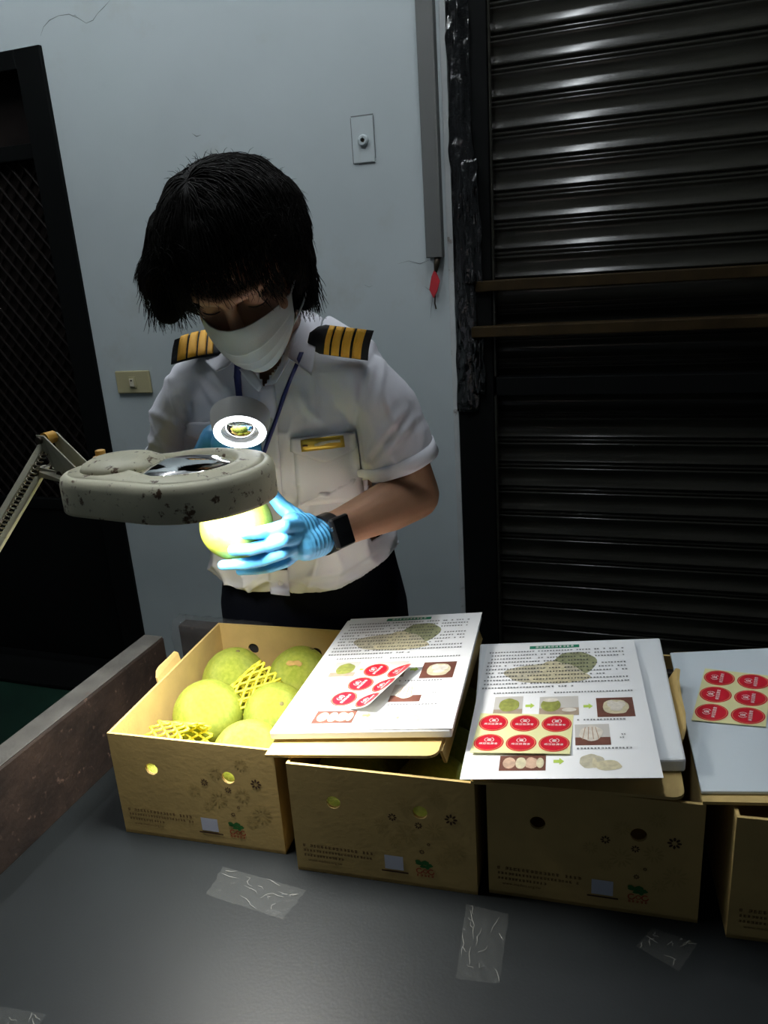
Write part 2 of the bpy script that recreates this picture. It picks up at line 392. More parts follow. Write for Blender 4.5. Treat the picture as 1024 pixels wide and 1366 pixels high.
bp = thing('wall_plate', (-.722, WY, 1.738), 'painted-over blank wall plate with a small round socket high on the wall', 'wall plate')
MB().bx(-.755, -.695, WY-.004, WY, 1.682, 1.792).build('plate', M['wall'], bp, bevel=.0015)
MB().bx(-.7555, -.694, WY-.0012, WY, 1.7935, 1.796).build('gap_line', M['crack'], bp)
MB().bx(-.741, -.694, WY-.0012, WY, 1.6785, 1.6805).build('gap_line', M['crack'], bp)
MB().bx(-.7575, -.7555, WY-.0010, WY, 1.682, 1.792).build('gap_line', M['crack'], bp)
MB().bx(-.6945, -.693, WY-.0010, WY, 1.69, 1.792).build('gap_line', M['crack'], bp)
MB().lathe([(.0145, 0), (.0145, .006), (.011, .010), (.006, .010), (.0055, .004)], (-.7235, WY-.003, 1.735), (0,-1,0), 20).build('socket', M['wall'], bp, smooth='auto')
MB().lathe([(.0048, 0), (.0048, .0014)], (-.7235, WY-.0068, 1.735), (0,-1,0), 12).build('socket_hole', M['bolt'], bp)

# ceiling lights outside the frame; the left one is added to brighten the wall
for lx, lab in ((-1.55, 'added white ceiling light with one tube, brightening the wall by the lattice door'), (-.29, 'white ceiling light with one tube above the cartons, nearer the shutter')):
    L = thing('ceiling_light', (lx, 1.2, 3.0), lab, 'ceiling light', 'ceiling lights over the packing table')
    MB().bx(lx-.05, lx+.05, .55, 1.85, 2.955, 3.0).build('housing', M['fixture'], L, bevel=.004)
    MB().tube([(lx, .60, 2.925), (lx, 1.80, 2.925)], .014, 12).build('tube', M['tube'], L, smooth='auto')
    for yy in (.585, 1.815): MB().bx(lx-.02, lx+.02, yy-.015, yy+.015, 2.90, 2.957).build('tube_holder', M['fixture'], L, bevel=.002)

# ================================================================== PACKING TABLE
TZ = .62
tb = thing('packing_table', (.2, .7, 0), 'long packing table with a dark grey top and a rusty steel side rail', 'table')
MB().bx(-.857, 1.9, .10, 1.165, TZ-.035, TZ).build('table_top', M['table'], tb, bevel=.003)
sr = MB().hexa([(-.857, .10, TZ-.05), (-.857, 1.118, TZ-.05), (-.898, 1.118, TZ-.05), (-.898, .10, TZ-.05)],
               [(-.857, .10, .770), (-.857, 1.118, .770), (-.898, 1.118, .770), (-.898, .10, .770)]).build('side_rail', M['rust'], tb, bevel=.004)
MB().bx(-.899, -.8585, .10, 1.116, .7702, .7722).build('rail_cap', M['rail_top'], sr, bevel=.001)
er = MB().bx(-.857, 1.9, 1.165, 1.195, TZ-.05, .772).build('end_rail', M['rust'], tb, bevel=.004)
# film over the far corner of the rail
mb = MB(); vs = []; nx, ns = 60, 26
prof2 = [(1.158, .665), (1.157, .70), (1.157, .735), (1.158, .768), (1.162, .778), (1.18, .780), (1.198, .778), (1.201, .765), (1.201, .72)]
for i in range(nx+1):
    x = -.866+.20*i/nx
    for j in range(ns+1):
        t = j/ns*(len(prof2)-1); k = min(int(t), len(prof2)-2); a = prof2[k]; b = prof2[k+1]; q = t-k
        y = a[0]+(b[0]-a[0])*q; z = a[1]+(b[1]-a[1])*q
        am = .006*noise.noise((x*28, j*.33, 1))+.005*noise.noise((x*75, j*.8, 4))
        ny, nz = ((-1, 0) if j < ns*.42 else ((0, 1) if j < ns*.72 else (1, 0)))
        vs.append((x, y+ny*(.002+abs(am)), z+nz*(.002+abs(am))))
mb.add(vs, [(i*(ns+1)+j, i*(ns+1)+j+1, (i+1)*(ns+1)+j+1, (i+1)*(ns+1)+j) for i in range(nx) for j in range(ns)])
mb.build('plastic_wrap', M['wrap_clear'], er, smooth=True)
for lx in (-.82, 1.82):
    for ly in (.18, 1.10): MB().bx(lx-.025, lx+.025, ly-.025, ly+.025, 0, TZ-.035).build('leg', M['steel_leg'], tb, bevel=.003)
MB().bx(-.80, 1.80, 1.09, 1.11, .20, .24).build('stretcher', M['steel_leg'], tb, bevel=.003)

# strips of clear tape stuck to the table top
def tape(quad, label, seed, torn=True):
    root = thing('tape_strip', sum((Vector(q) for q in quad), Vector())/4, label, 'tape', 'old tape strips on the table top')
    A, B, C, D = [Vector(q) for q in quad]; nu, nv = 26, 12; vs = []
    for i in range(nu+1):
        u = i/nu
        for j in range(nv+1):
            v = j/nv; uu = u
            if torn and i in (0, nu): uu = u+.02*noise.noise((seed, v*6, 3))
            p = lerp(lerp(A, B, uu), lerp(D, C, uu), v)
            h = .0006+.0016*max(0, noise.noise((u*7+seed, v*5, 1)))+.0022*max(0, noise.noise((u*15, v*13, seed)))**2
            p.z = TZ+h; vs.append(p)
    mb = MB().add(vs, [(i*(nv+1)+j, i*(nv+1)+j+1, (i+1)*(nv+1)+j+1, (i+1)*(nv+1)+j) for i in range(nu) for j in range(nv)])
    mb.build('film', M['tape'], root, smooth=True)
    rnd = random.Random(seed)
    for k in range(14):              # creases in the tape
        u, v = rnd.random()*.9+.05, rnd.random()*.9+.05; an = rnd.random()*3.1; ln = .10+.25*rnd.random(); pts = []
        for q in range(5):
            uu = min(.99, max(.01, u+math.cos(an)*ln*(q/4-.5)+.03*rnd.uniform(-1, 1))); v2 = min(.98, max(.02, v+math.sin(an)*ln*(q/4-.5)+.03*rnd.uniform(-1, 1)))
            p = lerp(lerp(A, B, uu), lerp(D, C, uu), v2); p.z = TZ+.0022; pts.append(p)
        MB().tube(pts, [.0001, .0004, .0005, .0004, .0001], 4).build('crease', M['tape_fold'], root)
    e = [lerp(A, D, t)+Vector((0, 0, .0015)) for t in (0, .3, .6, 1)]
    return root
tape([(-.544,.755,TZ), (-.410,.745,TZ), (-.420,.692,TZ), (-.541,.703,TZ)], 'crumpled strip of clear tape in front of the carton with uncovered pomelos', 1.3)
tape([(-.196,.776,TZ), (-.140,.774,TZ), (-.134,.672,TZ), (-.184,.665,TZ)], 'clear tape strip running towards the viewer in front of the gap between middle cartons', 4.4)
tape([(.034,.798,TZ), (.085,.787,TZ), (.063,.742,TZ), (.015,.765,TZ)], 'short twisted clear tape strip near the right corner of the third carton', 7.9)
tape([(-.700,.490,TZ), (-.630,.497,TZ), (-.625,.440,TZ), (-.705,.435,TZ)], 'clear tape strip at the near left corner of the table top', 9.2)

# ================================================================== TEXT AND PRINT
def text2d(body, size):
    cu = bpy.data.curves.new('t', 'FONT'); cu.body = body; cu.size = size; cu.align_x = 'CENTER'; cu.align_y = 'CENTER'; cu.resolution_u = 2
    o = bpy.data.objects.new('t', cu); COL.objects.link(o)
    dg = bpy.context.evaluated_depsgraph_get(); me = bpy.data.meshes.new_from_object(o.evaluated_get(dg))
    r = ([(v.co.x, v.co.y) for v in me.vertices], [tuple(p.vertices) for p in me.polygons])
    bpy.data.objects.remove(o); bpy.data.curves.remove(cu); bpy.data.meshes.remove(me); return r
def glyphs(x0, x1, y, s, rnd, gap=1.15, skip=.05):    # rows of small strokes too small to read
    out = []; x = x0
    while x < x1-s*.5:
        if rnd.random() > skip:
            t = s*.17
            for k in range(3):
                yy = y+s*(k*.36-.36)+rnd.uniform(-.05, .05)*s; a = x+s*rnd.uniform(0, .2); b = x+s*rnd.uniform(.65, .92)
                out.append([(a, yy-t/2), (b, yy-t/2), (b, yy+t/2), (a, yy+t/2)])
            for k in range(2):
                xx = x+s*rnd.uniform(.15, .8); a = y-s*rnd.uniform(.2, .45); b = y+s*rnd.uniform(.2, .45)
                out.append([(xx-t/2, a), (xx+t/2, a), (xx+t/2, b), (xx-t/2, b)])
        x += s*gap
    return out
def ellp(cx, cy, rx, ry, n=28, a0=0, wob=0, seed=0):
    return [(cx+rx*math.cos(t)*(1+wob*noise.noise((math.cos(t)*1.5+seed, math.sin(t)*1.5, 0))), cy+ry*math.sin(t)*(1+wob*noise.noise((math.cos(t)*1.5+seed, math.sin(t)*1.5, 0)))) for t in [2*math.pi*i/n+a0 for i in range(n)]]

# ================================================================== CARTONS
BH = .175; TH = .004
def rot2(deg): a = math.radians(deg); return Vector((math.cos(a), math.sin(a), 0)), Vector((-math.sin(a), math.cos(a), 0))
def wall_holes(mb, O, U, V, wdt, hgt, N, holes, r):     # a panel with round holes, thickness N
    bm = bmesh.new(); es = []
    def loop(pts):
        vv = [bm.verts.new((x, y, 0)) for x, y in pts]
        for i in range(len(vv)): es.append(bm.edges.new((vv[i], vv[(i+1) % len(vv)])))
    loop([(0, 0), (wdt, 0), (wdt, hgt), (0, hgt)])
    for hx, hy in holes: loop(list(reversed(ellp(hx, hy, r, r, 24))))
    bmesh.ops.triangle_fill(bm, use_beauty=True, use_dissolve=False, edges=es)
    bm.verts.index_update()
    front = [O+U*v.co.x+V*v.co.y for v in bm.verts]; k = len(front)
    fs = []
    for f in bm.faces:
        ids = [v.index for v in f.verts]
        if f.normal.z < 0: ids.reverse()
        fs.append(tuple(ids)); fs.append(tuple(i+k for i in reversed(ids)))
    for e in bm.edges:
        if len(e.link_faces) == 1: a, b = e.verts[0].index, e.verts[1].index; fs.append((a, b, b+k, a+k))
    mb.add(front+[p+N for p in front], fs); bm.free(); return mb
def front_print(fp, O, U, V, wdt, hgt, part_flowers=True):
    N = -Vector(U).cross(V).normalized(); N = -N if N.dot(Vector((0, -1, 0))) < 0 else N
    W = lambda u, v, off=.0004: O+U*(u*wdt)+V*((1-v)*hgt)+N*off
    rnd = random.Random(5)
    def flower(u, v, r, m, pet=8, nm='printed_flower', pw=.19):
        mb = MB(); c = W(u, v)
        for k in range(pet):
            a = 2*math.pi*k/pet; dx, dy = math.cos(a), math.sin(a); pts = []
            for t in range(8):
                q = 2*math.pi*t/8; l = r*(.66+.34*math.cos(q)); wd = r*(pw if pet == 8 else .10)*math.sin(q)
                pts.append(c+U*(dx*l-dy*wd)+V*(dy*l+dx*wd))
            mb.ngon(pts)
        mb.build(nm, m, fp)
    for u, v, r in ((.565,.379,.0062), (.875,.339,.0086), (.703,.427,.0054), (.713,.666,.0038), (.751,.591,.0026)): flower(u, v, r, M['ink'])
    for u, v, r in ((.798,.16,.011), (.497,.464,.010), (.64,.264,.011), (.639,.519,.015), (.785,.454,.013), (.887,.627,.016), (.57,.60,.009), (.82,.72,.010)): flower(u, v, r, M['ink_faint'], 11, 'faint_flower')
    mb = MB()
    for (u0, u1, v, s) in ((.042,.455,.748,.0050), (.046,.456,.795,.0042), (.046,.285,.842,.0042)):
        for q in glyphs(u0*wdt, u1*wdt, v*hgt, s, rnd, 1.08, .06): mb.ngon([W(x/wdt, y/hgt) for x, y in reversed(q)])
    vv, ff = text2d('www.madou.org.tw', .0062)
    c = W(.165, .888); mb.add([c+U*x+V*y for x, y in vv], ff)
    mb.build('address_print', M['ink_text'], fp)
    MB().ngon([W(.506,.867), W(.608,.867), W(.608,.737), W(.506,.737)]).build('blank_label', M['label_white'], fp)
    MB().ngon([W(.486,.894), W(.633,.894), W(.633,.880), W(.486,.880)]).build('label_underline', M['ink'], fp)
    mb = MB()                        # emblem: green leaves over two red curls
    for ku, (u, v, rx, ry) in enumerate(((.700,.775,.0062,.0028), (.728,.765,.0058,.0034), (.750,.785,.0045,.0030), (.716,.800,.0045,.0022), (.690,.757,.0040,.0022), (.738,.805,.0030,.0030))):
        c = W(u, v, .0004+.00008*ku); mb.ngon([c+U*x+V*y for x, y in ellp(0, 0, rx, ry, 12, 0, .3, u*40)])
    mb.build('emblem_leaves', M['ink_green'], fp)
    mb = MB()
    for u, r in ((.694,.0046), (.726,.0034), (.757,.0046)):
        c = W(u, .846)
        for i in range(16):
            if u != .726 and i in (0, 1): continue
            a, b = 2*math.pi*i/16, 2*math.pi*(i+1)/16
            mb.ngon([c+U*(math.cos(q)*rr)+V*(math.sin(q)*rr) for q, rr in ((a, r), (b, r), (b, r*.66), (a, r*.66))])
    for q in glyphs(.677*wdt, .775*wdt, .886*hgt, .0042, rnd, 1.2, 0): mb.ngon([W(x/wdt, y/hgt) for x, y in reversed(q)])
    mb.build('emblem_curls', M['ink_red'], fp)

def carton(FL, deg, wdt, dep, label, lid=None, tab=True, flange=0):
    U, D = rot2(deg); Z = Vector((0, 0, 1)); O = Vector((FL[0], FL[1], TZ+.0005))
    root = thing('pomelo_carton', O+U*wdt/2+D*dep/2, label, 'carton', 'kraft pomelo cartons in a row on the table')
    MB().slab([O, O+U*wdt, O+U*wdt+D*dep, O+D*dep], Z*.005).build('bottom', M['card'], root)
    hs = [(.246*wdt, (1-.309)*BH), (.715*wdt, (1-.307)*BH)]
    fp = wall_holes(MB(), O, U, Z, wdt, BH, D*TH, hs, .0098).build('front_panel', M['card'], root)
    front_print(fp, O, U, Z, wdt, BH)
    wall_holes(MB(), O+D*(dep-TH), U, Z, wdt, BH, D*TH, [(.26*wdt, .725*BH), (.74*wdt, .725*BH)], .0105).build('back_panel', M['card'], root)
    for k, x in ((0, 0.0), (1, wdt-TH)):
        a = O+U*x+D*TH; b = O+U*x+D*(dep-TH)
        h = BH if k == 0 else BH-.001
        sp = MB().slab([a, b, b+Z*h, a+Z*h], U*TH).build('side_panel', M['card'], root)
        if k == 0 and tab:           # lock tab standing on the left side
            t0 = O+U*.001+D*.145+Z*BH; L = .075; pts = []
            for s, hh in ((0, -.012), (0, .008), (.10, .016), (.25, .0185), (.70, .0185), (.93, .019), (1.0, .014), (1.0, -.012)):
                pts.append(t0+D*(L*s)+Z*hh-U*(.0015+max(0, hh)*.35))
            MB().prism(pts, U*.0028).build('lock_tab', M['card'], sp)
    if lid:
        lw, rise, ov, dy0, dy1 = lid
        sl_ = math.atan2(rise, lw); X = (U*math.cos(sl_)+Z*math.sin(sl_)); Nn = X.cross(D).normalized()
        p0 = O+U*(wdt-TH)+Z*(BH+.0008)
        a = p0+D*dy0; b = p0+D*(dep+dy1)
        ld = MB(); pts = []
        cr = .014                    # rounded free corners
        for c, sgn in ((a+X*lw, 1), (b+X*lw, -1)):
            arc = [c-X*cr+D*(cr*sgn)+X*(cr*math.sin(q*math.pi/8))-D*(sgn*cr*math.cos(q*math.pi/8)) for q in range(5)]
            pts += arc if sgn == 1 else list(reversed(arc))
        ld.prism([a]+pts+[b], Nn*TH)
        lo = ld.build('lid', M['card'], root)
        # the lid's front lip, bent down along its free edge, and the tuck flap that stands up again
        if flange:
            a2 = a+X*(lw-.001)+D*.016; b2 = b+X*(lw-.001)-D*.02; dn = (X*.30-Z*.95).normalized()
            MB().slab([a2, b2, b2+dn*flange, a2+dn*flange], X*TH).build('lip', M['card'], lo)
        return root, O, U, D, X, Nn, p0, lo
    return root, O, U, D
c1 = carton((-.728, .783), 3.7, .262, .365, 'open kraft carton with uncovered pomelos at the left end of the row', (.240, .0265, 0, -.017, .0), True, .018)
c2 = carton((-.437, .778), 3.9, .253, .365, 'kraft carton with dark pomelos showing under the lid laden with the paper stack', (.252, .008, 0, -.002, .0), False)
c3 = carton((-.171, .803), 3.6, .258, .365, 'kraft carton below the flat sheet of paper with yellow sticker sheet', (.262, .030, 0, .000, .0), False)
c4 = carton((.118, .806), 5.0, .258, .365, 'kraft carton cut off by the right edge of the picture', None, False)
# tuck flap standing on the free edge of the second carton's lid
root, O, U, D, X, Nn, p0, lo = c2
e0 = p0+X*.252+D*.10+Vector((0, 0, .002)); e1 = p0+X*.252+D*.262+Vector((0, 0, .002)); fl = []
up = (X*.42+Vector((0, 0, 1))*.9).normalized()
for s, h in ((0, 0), (.03, .012), (.10, .021), (.28, .026), (.55, .025), (.80, .027), (.92, .034), (.98, .030), (1, 0)): fl.append(lerp(e0, e1, s)+up*h)
MB().prism(fl, X*.0035).build('tuck_flap', M['card'], lo)

# ================================================================== POMELOS
def pomelo_mesh(seed):
    mb = MB(); rings = []; nu, nv = 40, 28
    for i in range(nv+1):
        th = math.pi*(i+.001)/(nv+.002); ring = []
        for j in range(nu):
            ph = 2*math.pi*j/nu; c = -math.cos(th)
            r = 1+.05*max(0, c)**3-.03*max(0, -c)**4
            d = Vector((math.sin(th)*math.cos(ph), math.sin(th)*math.sin(ph), c))
            r *= 1+.022*noise.noise(d*1.3+Vector((seed, 0, 0)))+.006*noise.noise(d*5+Vector((0, seed, 0)))
            if c > .985: r -= .05*(c-.985)/.015*.5
            ring.append(Vector((d.x, d.y, d.z*.97))*r)
        rings.append(ring)
    mb.loft(rings); return mb.mesh('pomelo_body')
PMESH = [pomelo_mesh(q) for q in (1.1, 4.7, 8.2)]
stem_me = MB().lathe([(.075, 0), (.07, .02), (.03, .035), (.0001, .032)], (0, 0, .985), (0, 0, 1), 12).mesh('stem_end')
for me in PMESH: me.materials.append(M['pomelo']); me.polygons.foreach_set('use_smooth', [True]*len(me.polygons))
stem_me.materials.append(M['stem'])
def pomelo(loc, r, label, axis=(0, 0, 1), k=0, group='pomelos packed in the cartons', scar=False):
    o = thing('pomelo', loc, label, 'pomelo', group)
    q = Vector((0, 0, 1)).rotation_difference(Vector(axis).normalized())
    b = bpy.data.objects.new('peel', PMESH[k % 3]); COL.objects.link(b); b.parent = o
    s = bpy.data.objects.new('stem_end', stem_me); COL.objects.link(s); s.parent = o
    for c in (b, s): c.scale = (r, r, r); c.rotation_mode = 'QUATERNION'; c.rotation_quaternion = q
    return o
pomelo((-.679, 1.062, .730), .0575, 'green-yellow pomelo in the far left corner of the open carton', (.2, .1, 1), 0)
pomelo((-.662, .944, .733), .0585, 'large yellow-green pomelo in the middle of the left side of the open carton', (-.5, .3, .8), 1)
pomelo((-.548, .868, .724), .0560, 'pale yellow pomelo nearest the front right corner of the open carton', (-.45, -.35, .55), 2)
pomelo((-.556, .977, .728), .0530, 'pale yellow pomelo half under the paper stack in the open carton', (.5, -.45, .75), 0)
pE = pomelo((-.563, 1.090, .734), .0540, 'green pomelo with an orange scar in the far right corner of the open carton', (.3, .4, .8), 1)
pomelo((-.668, .842, .685), .0500, 'pomelo low in the front left corner wrapped in a yellow foam net', (-.1, -.1, 1), 2)
mb = MB(); pc = Vector((-.563, 1.090, .734)); dirc = Vector((.12, -.55, .83)).normalized(); ua = dirc.cross(Vector((0,0,1))).normalized(); va = dirc.cross(ua)
pts = [(.014, .002), (.006, .006), (-.004, .004), (-.012, .007), (-.016, .001), (-.008, -.005), (.002, -.003), (.010, -.005)]
def onball(c, d, r): return c+d.normalized()*r
mb.add([onball(pc, dirc, .0560)]+[onball(pc, dirc*.054+ua*x+va*y, .0558) for x, y in pts], [(0, i+1, (i+1) % 8+1) for i in range(8)])
mb.build('scar', M['pomelo_scar'], pE)
U2, D2 = rot2(3.9); O2 = Vector((-.437, .778, TZ))
for k, (u, v, r, nm) in enumerate(((.068, .066, .058, 'nearest the front left'), (.186, .066, .057, 'nearest the front right'), (.066, .184, .056, 'in the middle left'), (.186, .184, .056, 'in the middle right'), (.066, .300, .056, 'in the far left'), (.186, .300, .056, 'in the far right'))):
    pomelo(O2+U2*u+D2*v+Vector((0, 0, .010+r*1.02+(.030 if k < 2 else 0))), r, 'shaded pomelo '+nm+' of the second carton under the lid', (.3-k*.1, .2, 1), k)
# yellow foam nets
def net(c, ax, R, L, label, n=11, rows=5, squash=1.0, seed=0, taper=.75):
    ax = Vector(ax).normalized(); q = Vector((0, 0, 1)) if abs(ax.z) < .9 else Vector((1, 0, 0)); u = ax.cross(q).normalized(); v = ax.cross(u); c = Vector(c)
    root = thing('foam_net', c, label, 'foam net', 'yellow foam nets in the open carton')
    P = lambda i, j: (lambda a, t: c+ax*(L*(t-.5))+(u*math.cos(a)+v*math.sin(a)*squash)*(R*(1-(1-taper)*t**2)*(1+.10*noise.noise((i*.7, j*.9, seed)))))(2*math.pi*((i+.5*(j % 2))/n), j/rows)
    mb = MB()
    for j in range(rows):
        for i in range(n):
            for di in ((0, 1) if j % 2 else (0, -1)):
                a = P(i, j); b = P(i+di, j+1); mb.tube([a, (a+b)/2+ax*.0005, b], [.0026, .0019, .0026], 6)
    mb.build('net_strands', M['net'], root, smooth=True); return root
net((-.611, 1.005, .752), (.45, .75, .38), .034, .085, 'yellow foam net standing between three pomelos in the open carton', 12, 6, .8, 2.0, .9)
net((-.664, .852, .742), (.80, -.10, .12), .036, .078, 'crumpled yellow foam net in the front left corner of the open carton', 13, 6, .75, 6.0, 1.1)

# ================================================================== PADS, PRINTED SHEETS, STICKERS
def quad_pt(Q, u, v, off=0):
    A, B, C, D_ = Q; p = lerp(lerp(A, B, u), lerp(D_, C, u), v)
    n = (B-A).cross(D_-A).normalized(); n = -n if n.z < 0 else n
    return p+n*off
def pad(Q, th, name, label, cat, m, bevel=.002):
    n = (Q[1]-Q[0]).cross(Q[3]-Q[0]).normalized(); n = -n if n.z < 0 else n
    o = MB().slab([q for q in Q], n*th).build(name, m, None, bevel=bevel)
    return tag(o, label, cat)
def sheet(Q, label, bend=0):
    root = thing('printed_sheet', (Q[0]+Q[2])/2, label, 'paper', 'printed instruction sheets on the carton lids')
    nu, nv = 12, 16; T = .0004
    P = lambda u, v, off=0: quad_pt(Q, u, v, off+bend*(abs(v-.5)*2)**3*(1 if v > .5 else 0))
    vs = [P(i/nu, j/nv, k*T) for k in (0, 1) for j in range(nv+1) for i in range(nu+1)]; K = (nu+1)*(nv+1); fs = []
    for j in range(nv):
        for i in range(nu):
            a = j*(nu+1)+i; fs.append((a, a+1, a+nu+2, a+nu+1)); fs.append((K+a, K+a+nu+1, K+a+nu+2, K+a+1))
    rim = [i for i in range(nu+1)]+[j*(nu+1)+nu for j in range(1, nv+1)]+[nv*(nu+1)+i for i in range(nu-1, -1, -1)]+[j*(nu+1) for j in range(nv-1, 0, -1)]
    fs += [(rim[i], rim[(i+1) % len(rim)], K+rim[(i+1) % len(rim)], K+rim[i]) for i in range(len(rim))]
    MB().add(vs, fs).build('paper', M['paper'], root, smooth='auto')
    g = lambda pts, off: [P(x, y, T+off) for x, y in reversed(pts)]
    A1, A2, A3, A4 = .0002, .0004, .0006, .0008
    rnd = random.Random(11)
    ink = MB()
    def row(u0, u1, v, s, skip=.05):
        # glyph rows in sheet units; s in widths
        for q in glyphs(u0, u1, v, s, rnd, 1.12, skip): ink.ngon([P(x, v+(y-v)*.68, T+A4) for x, y in reversed(q)])
    for k in range(11): row(.02+.01*rnd.random(), (.93 if k not in (3, 7, 10) else .80-.2*rnd.random()), .075+k*.0315, .0175, .10)
    row(.10, .42, .432, .016); row(.47, .93, .440, .016); row(.60, .87, .645, .016); row(.575, .88, .830, .016); row(.83, .85, .745, .012); row(.82, .85, .765, .012)
    ink.build('body_text', M['text'], root)
    rect = lambda a, b, c, d: [(a, b), (c, b), (c, d), (a, d)]
    tb_ = MB().ngon(g(rect(.30, .022, .635, .050), A1)).build('title_bar', M['title'], root)
    ti = MB()
    for q in glyphs(.34, .60, .036, .024, random.Random(3), 1.1, 0): ti.ngon([P(x, .036+(y-.036)*.68, T+A3) for x, y in reversed(q)])
    ti.build('title_text', M['white_ink'], tb_)
    def ph(name, shapes, mats):
        mb = MB()
        for pts, m, off in shapes: mb.ngon(g(pts, off), m)
        return mb.build(name, mats, root)
    # large picture: a whole pomelo behind cut segments
    ph('printed_picture', [(ellp(.60, .195, .135, .105, 32, 0, .12, 2), 0, A1), (ellp(.41, .275, .245, .085, 36, 0, .16, 5), 1, A2), (ellp(.46, .235, .085, .062, 24, 0, .1, 9), 2, A3),
                           (ellp(.50, .315, .19, .050, 28, 0, .1, 4), 2, A3)], [M['ph_olive'], M['ph_khaki'], M['ph_cream']])
    ph('printed_photo', [(rect(.116, .459, .287, .592), 0, A1), (rect(.116, .555, .287, .592), 1, A2), (ellp(.205, .525, .062, .048, 24, 0, .1, 1), 2, A3)], [M['ph_grey'], M['ph_tan'], M['ph_green']])
    ph('printed_photo', [(rect(.386, .469, .613, .608), 0, A1), (rect(.386, .555, .613, .608), 1, A2), (ellp(.452, .533, .058, .048, 24), 2, A3), (ellp(.452, .497, .045, .014, 20), 3, A4), (ellp(.558, .572, .042, .014, 20), 3, A4)], [M['ph_grey'], M['ph_tan'], M['ph_green'], M['ph_white']])
    ph('printed_photo', [(rect(.715, .489, .922, .627), 0, A1), (ellp(.82, .556, .082, .052, 28, 0, .25, 3), 1, A2), (ellp(.80, .535, .03, .022, 12, 0, .3, 1), 2, A3), (ellp(.85, .54, .026, .024, 12, 0, .3, 4), 2, A3), (ellp(.825, .567, .034, .022, 12, 0, .3, 7), 2, A3)], [M['ph_brown'], M['ph_cream'], M['ph_white']])
    ph('printed_photo', [(rect(.587, .674, .772, .809), 0, A1), (rect(.587, .76, .772, .809), 1, A2), (ellp(.672, .735, .062, .048, 24, 0, .15, 8), 2, A3)]+[([(.672+x, .695), (.676+x, .695), (.676+x*1.6, .775), (.672+x*1.6, .775)], 3, A4) for x in (-.03, -.012, .006, .024)], [M['ph_grey'], M['ph_brown'], M['ph_white'], M['ph_line']])
    ph('printed_photo', [(rect(.194, .866, .434, .955), 0, A1), (ellp(.245, .910, .034, .033, 16), 1, A2), (ellp(.305, .912, .030, .034, 16, 0, .2, 3), 2, A3), (ellp(.36, .912, .036, .034, 16, 0, .2, 6), 1, A2), (ellp(.405, .912, .020, .030, 16), 2, A3)], [M['ph_brown'], M['ph_pink'], M['ph_cream']])
    ph('printed_picture', [(ellp(.665, .905, .065, .040, 24, 0, .15, 1), 0, A1), (ellp(.745, .930, .066, .030, 24, 0, .15, 5), 1, A2), (ellp(.68, .915, .012, .030, 12), 1, A2)], [M['ph_khaki'], M['ph_cream']])
    for (x, y) in ((.33, .533), (.666, .547), (.499, .903)):
        MB().ngon(g([(x-.026, y-.009), (x+.004, y-.009), (x+.004, y-.020), (x+.028, y), (x+.004, y+.020), (x+.004, y+.009), (x-.026, y+.009)], A1)).build('printed_arrow', M['arrow'], root)
    return root, P
TXT = text2d('麻豆區農會', .0052)
